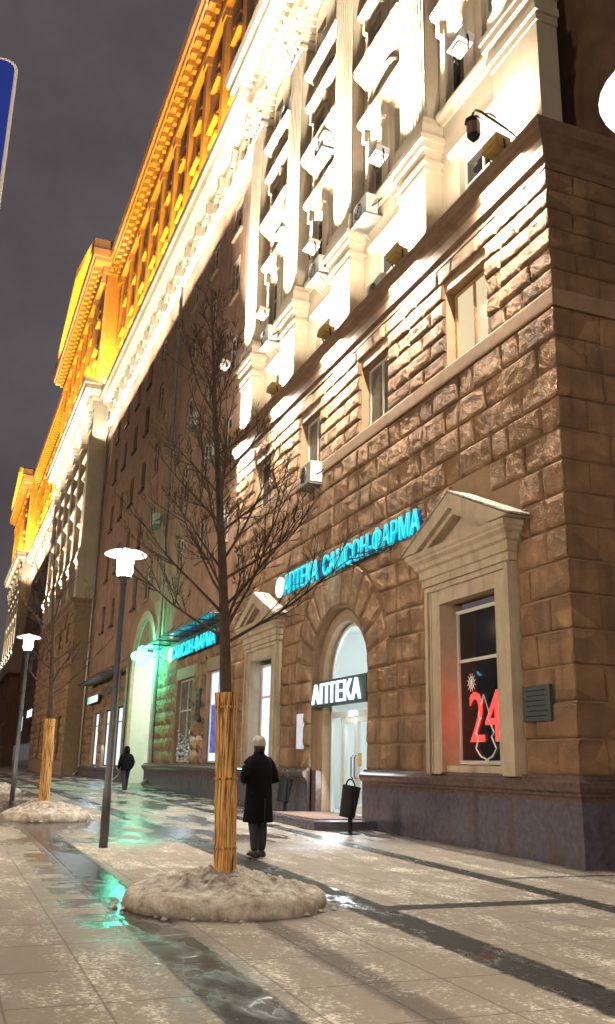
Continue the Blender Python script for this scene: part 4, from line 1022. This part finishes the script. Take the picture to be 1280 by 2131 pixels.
# ------------------------------------------------------------------ trees and their snow rings
def tree(x, y, hgt, lean, label, seed, dens=1.0, wrap=1.92, z0=.37, r0=.102):
    rr = random.Random(seed); z = gz(y)+z0-.14; t = thing('street_tree', label, 'tree', (x, y, z), 'bare young trees along the pavement')
    def pos(h): k = h/hgt; return Vector((x+lean*k+.05*math.sin(k*5), y+.04*math.sin(k*4+1), z+h))
    hs = [hgt*i/14 for i in range(15)]
    m = MB(); m.tube([pos(h) for h in hs], [max(.012, r0*.85*(1-h/hgt)**.8) for h in hs], 12); m.build('trunk', M_BARK, t, True)
    w = MB(); nn = 10; w.tube([pos((wrap)*i/nn) for i in range(nn+1)], [r0*(1.16+.03*math.sin(i*2.1)) for i in range(nn+1)], 20, False); 
    for q in (.3, 1.0, 1.75): w.tube([pos(q), pos(q+.025)], r0*1.22, 20)
    w.build('reed_wrap', M_REED, t, True)
    b = MB()
    def grow(p, d, L, r, lvl):
        n = 6 if lvl < 2 else 4; pts = [p.copy()]; dd = d.copy(); q = p.copy()
        for i in range(n):
            dd = (dd+Vector((rr.uniform(-.13, .13), rr.uniform(-.13, .13), rr.uniform(-.02, .16)))).normalized(); q = q+dd*L/n; pts.append(q.copy())
        b.tube(pts, [max(.0022, r*(1-.8*i/n)) for i in range(n+1)], 5 if lvl == 0 else (4 if lvl == 1 else 3), False)
        if lvl >= 3: return
        kids = [rr.randint(5, int(9*dens)+1), int(4*dens)+1, 3][lvl]
        for k in range(kids):
            u = rr.uniform(.18, .97); i = min(n-1, int(u*n)); pp = pts[i].lerp(pts[i+1], u*n-i); base = (pts[i+1]-pts[i]).normalized()
            side = base.cross(Vector((rr.uniform(-1, 1), rr.uniform(-1, 1), rr.uniform(-.3, 1)))).normalized()
            nd = (base*rr.uniform(.7, 1.1)+side*rr.uniform(.4, .8)+Vector((0, 0, .12))).normalized()
            grow(pp, nd, L*rr.uniform(.32, .52)*(1.1-u*.4), max(.0035, r*.45), lvl+1)
    NB = int(36*dens)
    for i in range(NB):
        h = 2.45+(hgt-2.7)*(i/NB)**1.15; k = (h-2.3)/(hgt-2.3); a = i*2.4+rr.uniform(-.4, .4)
        L = 1.55*(1-k)**.7*rr.uniform(.7, 1.1)+.25; el = .50+.62*k+rr.uniform(-.12, .12)
        grow(pos(h), Vector((math.cos(a)*math.cos(el), math.sin(a)*math.cos(el), math.sin(el))), L*rr.choice((.7, 1, 1, 1.12)), .015*(1-k)+.006, 0)
    b.build('branches', M_BARK, t)
def mound(x, y, r, h, label, seed):
    z = gz(y); t = thing('snow_mound', label, 'snow mound', (x, y, z-.02), 'snowy planting rings round the trees')
    g = MB(); g.lathe([(r*.86, -.03), (r*.99, -.03), (r*1.0, .05), (r*.985, .12), (r*.93, .165), (r*.84, .175)], (x, y, z), 56); g.v = [(x+(p[0]-x)*(1+.035*noise.noise(Vector(p)*3)+.02*noise.noise(Vector(p)*9)), y+(p[1]-y)*(1+.035*noise.noise(Vector(p)*3)+.02*noise.noise(Vector(p)*9)), p[2]+.025*noise.noise(Vector(p)*4+Vector((9, 0, 0)))) for p in g.v]; g.build('ring_edge', M_RING, t, True)
    m = MB(); nr, na = 40, 140; m.v.append((x, y, z+h+.03))
    for i in range(1, nr+1):
        k = i/nr
        for j in range(na):
            a = 2*PI*j/na; px, py = x+r*.93*k*math.cos(a), y+r*.93*k*math.sin(a)
            q = Vector((px*2.6, py*2.6, seed)); lump = (noise.fractal(q*1.6, .7, 2.2, 6)*.085+abs(noise.noise(q*5))*.05)*(1-k**5)
            m.v.append((px, py, z+.155+(h-.12)*(1-k**1.6)+lump))
    for j in range(na): m.f.append((0, 1+j, 1+(j+1) % na))
    for i in range(nr-1):
        for j in range(na):
            a, b2 = 1+i*na+j, 1+i*na+(j+1) % na; m.f.append((a, a+na, b2+na, b2))
    m.build('snow_heap', M_SNOW, t, True)
    c = MB(); rr = random.Random(seed+5)
    for k in range(60):
        a = rr.uniform(0, 2*PI); q = r*rr.uniform(1.0, 1.14); s = rr.uniform(.012, .04)
        c.lathe([(0, 0), (s, s*.3), (s*.6, s*.8), (0, s)], (x+q*math.cos(a), y+q*math.sin(a), z-.004), 6)
    tag(c.build('snow_crumbs', M_SNOW, t), kind='stuff')
mound(2.96, 9.62, 1.04, .26, 'nearest round snow mound with lumpy dirty snow at the foot of the wrapped tree', 3)
mound(2.40, 21.4, .97, .30, 'second round snow mound behind the nearest street lamp on the left', 8)
mound(1.9, 33.8, 1.0, .34, 'third snow mound partly cut by the left edge', 11)
tree(2.96, 9.62, 6.75, -.46, 'bare young tree with reed wrapped trunk in the nearest snow mound', 21, 1.0)
tree(2.33, 21.4, 6.6, -.30, 'second bare tree with wrapped trunk beyond the first street lamp', 33, .62)

# ------------------------------------------------------------------ people
def skin_body(name, m, parent, joints, edges):
    """joints {name:(pos, rx, ry)}; one continuous skinned surface"""
    me = bpy.data.meshes.new(name); keys = list(joints); idx = {k: i for i, k in enumerate(keys)}
    me.from_pydata([joints[k][0] for k in keys], [(idx[a], idx[b]) for a, b in edges], []); me.materials.append(m)
    o = bpy.data.objects.new(name, me); COL.objects.link(o)
    sk = o.modifiers.new('skin', 'SKIN'); sk.use_smooth_shade = True; sk.branch_smoothing = .3
    if not me.skin_vertices: 
        b = bmesh.new(); b.from_mesh(me); b.verts.layers.skin.verify(); b.to_mesh(me); b.free()
    for k, sv in zip(keys, me.skin_vertices[0].data):
        sv.radius = (joints[k][1], joints[k][2]); sv.use_root = (k == keys[0])
    sb_ = o.modifiers.new('sub', 'SUBSURF'); sb_.levels = 2; sb_.render_levels = 2
    bpy.context.view_layer.update(); dg = bpy.context.evaluated_depsgraph_get()
    m2 = bpy.data.meshes.new_from_object(o.evaluated_get(dg)); bpy.data.objects.remove(o)
    for p in m2.polygons: p.use_smooth = True
    m2.materials.clear(); m2.materials.append(m)
    o = bpy.data.objects.new(name, m2); COL.objects.link(o); o.parent = parent; return o
def loft(mb, rings, seg=28):      # rings [(cx,cy,z,rx,ry)]
    n0 = len(mb.v)
    for cx, cy, z, rx, ry in rings:
        for k in range(seg):
            a = 2*PI*k/seg; e = 1+.0*math.cos(4*a); mb.v.append((cx+rx*math.cos(a)*e, cy+ry*math.sin(a), z))
    for i in range(len(rings)-1):
        for k in range(seg):
            k2 = (k+1) % seg; mb.f.append((n0+i*seg+k, n0+i*seg+k2, n0+(i+1)*seg+k2, n0+(i+1)*seg+k))
    mb.f.append(tuple(n0+k for k in range(seg))[::-1]); mb.f.append(tuple(n0+(len(rings)-1)*seg+k for k in range(seg)))
def local(mb, name, m, parent, smooth=True):
    o = mb.build(name, m, None, smooth); o.parent = parent; return o
def person(x, y, rz, H, label, long_coat, hat, stride, shoe):
    # local frame: +y is the walking direction, z up
    t = thing('person', label, 'person', (x, y, gz(y)), None, rz); k = H/1.78
    J = {}; E_ = []
    def j(n, px, py, pz, r, r2=None): J[n] = ((px*k, py*k, pz*k), r*k, (r2 or r)*k)
    j('pelvis', 0, 0, .95, .12, .10); j('waist', 0, .01, 1.10, .11, .09); j('chest', 0, .02, 1.30, .115, .085); j('neck', 0, .03, 1.47, .062, .06); j('head0', 0, .05, 1.555, .072, .08); j('head1', 0, .055, 1.64, .078, .09); j('head2', 0, .05, 1.705, .060, .07)
    E_ += [('pelvis', 'waist'), ('waist', 'chest'), ('chest', 'neck'), ('neck', 'head0'), ('head0', 'head1'), ('head1', 'head2')]
    for s, nm, st in ((-1, 'l', stride[0]), (1, 'r', stride[1])):
        hipx = s*.09; kn = (s*.10, st*.5+.03, .50); an = (s*.095, st, .09+max(0, -st)*.10)
        j('hip'+nm, hipx, 0, .88, .095); j('knee'+nm, *kn, .062); j('calf'+nm, kn[0], (kn[1]+an[1])/2-.02, .33, .058); j('ank'+nm, *an, .040); j('toe'+nm, an[0]+s*.015, an[1]+.15, an[2]-.04, .035, .03)
        E_ += [('pelvis', 'hip'+nm), ('hip'+nm, 'knee'+nm), ('knee'+nm, 'calf'+nm), ('calf'+nm, 'ank'+nm), ('ank'+nm, 'toe'+nm)]
        sh = (s*.145, .02, 1.365); el = (s*.275, -.03, 1.13); wr = (s*.13, .24, 1.10) if long_coat else (s*.24, .14, .92)
        j('sh'+nm, *sh, .045); j('el'+nm, *el, .032); j('wr'+nm, *wr, .024)
        d = (Vector(wr)-Vector(el)).normalized(); pm = Vector(wr)+d*.06; j('palm'+nm, *pm, .032, .018)
        E_ += [('chest', 'sh'+nm), ('sh'+nm, 'el'+nm), ('el'+nm, 'wr'+nm), ('wr'+nm, 'palm'+nm)]
        side = d.cross(Vector((0, 0, 1))).normalized()
        for f in range(4):
            o = side*(f-1.5)*.02; b_ = pm+d*.035+o; tip = b_+d*(.05, .06, .055, .042)[f]*.8+Vector((0, 0, -.03)); mid = b_+d*.03+Vector((0, 0, -.004))
            j('f%s%d' % (nm, f), *b_, .010); j('g%s%d' % (nm, f), *mid, .009); j('h%s%d' % (nm, f), *tip, .007)
            E_ += [('palm'+nm, 'f%s%d' % (nm, f)), ('f%s%d' % (nm, f), 'g%s%d' % (nm, f)), ('g%s%d' % (nm, f), 'h%s%d' % (nm, f))]
        a_ = pm-d*.02+Vector((-s*.03, 0, .01)); b_ = a_+d*.035+Vector((-s*.018, 0, -.012)); j('t'+nm, *a_, .012); j('u'+nm, *b_, .009); E_ += [('palm'+nm, 't'+nm), ('t'+nm, 'u'+nm)]
    skin_body('body', M_SKIN, t, J, E_)
    # head details on the far side: nose, ears
    # trousers
    T = {}; TE = []
    T['p'] = ((0, 0, .93*k), .115*k, .10*k)
    for s, nm in ((-1, 'l'), (1, 'r')):
        for n, gr in (('hip', 1.1), ('knee', 1.30), ('calf', 1.35), ('ank', 1.7)):
            p, a, b_ = J[n+nm]; p = (p[0], p[1], p[2]-(.02 if n == 'ank' else 0)); T[n+nm] = (p, a*gr, b_*gr)
        TE += [('p', 'hip'+nm), ('hip'+nm, 'knee'+nm), ('knee'+nm, 'calf'+nm), ('calf'+nm, 'ank'+nm)]
    skin_body('trousers', M_TROUS, t, T, TE)
    for s, nm in ((-1, 'l'), (1, 'r')):
        a = J['ank'+nm][0]; m = MB()
        prof = [(-.075, .0, .040, .012), (-.07, .03, .043, .045), (.0, .035, .046, .06), (.08, .03, .050, .040), (.16, .02, .050, .028), (.20, .015, .035, .018)]
        n0 = len(m.v)
        for yy, zz, rx, rz_ in prof:
            for q in range(12):
                an = 2*PI*q/12; m.v.append((a[0]+rx*math.cos(an)*k, a[1]+yy*k, max(.002, a[2]-.075*k+zz*k+rz_*math.sin(an)*k)))
        for i in range(len(prof)-1):
            for q in range(12): q2 = (q+1) % 12; m.f.append((n0+i*12+q, n0+i*12+q2, n0+(i+1)*12+q2, n0+(i+1)*12+q))
        m.f.append(tuple(range(n0, n0+12))); m.f.append(tuple(range(n0+60, n0+72))); local(m, 'shoe', shoe, t)
    # coat: lofted body plus sleeves
    c = MB(); hem = .50 if long_coat else .84
    if long_coat: rings = [(0, .0, .50, .235, .20), (0, 0, .52, .24, .205), (0, 0, .70, .225, .19), (0, 0, .90, .215, .175), (0, .005, 1.05, .205, .16), (0, .01, 1.20, .215, .155), (0, .015, 1.32, .225, .15), (0, .018, 1.39, .215, .135), (0, .02, 1.43, .18, .12), (0, .025, 1.47, .13, .105), (0, .03, 1.50, .085, .085), (0, .035, 1.535, .082, .085)]
    else: rings = [(0, .0, .84, .19, .15), (0, 0, .86, .205, .165), (0, 0, .96, .20, .16), (0, .01, 1.15, .215, .16), (0, .015, 1.32, .23, .155), (0, .02, 1.42, .20, .13), (0, .025, 1.47, .13, .11), (0, .03, 1.52, .10, .10)]
    loft(c, [tuple(v*k for v in r) for r in rings])
    for s, nm in ((-1, 'l'), (1, 'r')):
        P_ = [Vector((s*.178*k, .02*k, 1.375*k))]+[Vector(J[q+nm][0]) for q in ('el', 'wr')]; pts = []; rad = []
        for i in range(13):
            u = i/12
            p = P_[0].lerp(P_[1], u*2) if u < .5 else P_[1].lerp(P_[2], u*2-1)
            if abs(u-.5) < .17: p = p.lerp((P_[0]+P_[2])/2, .02*(1-abs(u-.5)/.17))
            pts.append(p); rad.append((.088-.030*u)*k)
        c.tube([P_[0]+Vector((-s*.09, 0, .02))*k, P_[0]+Vector((-s*.04, 0, .012))*k]+pts[1:], [.06*k, .085*k]+rad[1:], 16)
    co = local(c, 'coat' if long_coat else 'jacket', M_COAT, t)
    if long_coat:
        v_ = MB(); v_.box(-.006*k, .006*k, -.206*k, -.17*k, .5*k, .85*k); local(v_, 'coat_vent', M_TROUS, co, False)
    h = MB()
    if hat: loft(h, [tuple(v*k for v in r) for r in [(0, .045, 1.615, .098, .112), (0, .045, 1.63, .102, .116), (0, .045, 1.66, .102, .116), (0, .042, 1.70, .095, .108), (0, .04, 1.745, .075, .085), (0, .04, 1.775, .035, .04)]]); local(h, 'knit_hat', M_HAT, t); h2 = MB(); loft(h2, [tuple(v*k for v in r) for r in [(0, .012, 1.53, .074, .075), (0, .02, 1.58, .084, .09), (0, .03, 1.63, .088, .095)]]); local(h2, 'hair', M_HAIR, t)
    else: loft(h, [tuple(v*k for v in r) for r in [(0, .02, 1.47, .11, .12), (0, .03, 1.55, .115, .13), (0, .035, 1.64, .115, .13), (0, .035, 1.71, .09, .10), (0, .035, 1.75, .04, .05)]]); local(h, 'hood', M_COAT, t)
    # face on the front side of the head
    f = MB(); f.tube([(0, .125*k, 1.65*k), (0, .155*k, 1.605*k), (0, .13*k, 1.595*k)], [.008*k, .016*k, .012*k], 8); local(f, 'nose', M_SKIN, t)
    e = MB()
    for s in (-1, 1): e.tube([(s*.028*k, .128*k, 1.645*k), (s*.028*k, .137*k, 1.645*k)], .010*k, 8)
    local(e, 'eyes', M_HAIR, t)
    return t
person(4.66, 13.62, .20, 1.78, 'person walking away in a long black coat and grey knit hat near the wrapped tree', True, True, (-.10, .04), M_SHOE)
person(6.72, 35.2, .16, 1.74, 'distant person in a dark hooded jacket walking away by the tall passage', False, False, (-.22, .20), M_SHOEG)
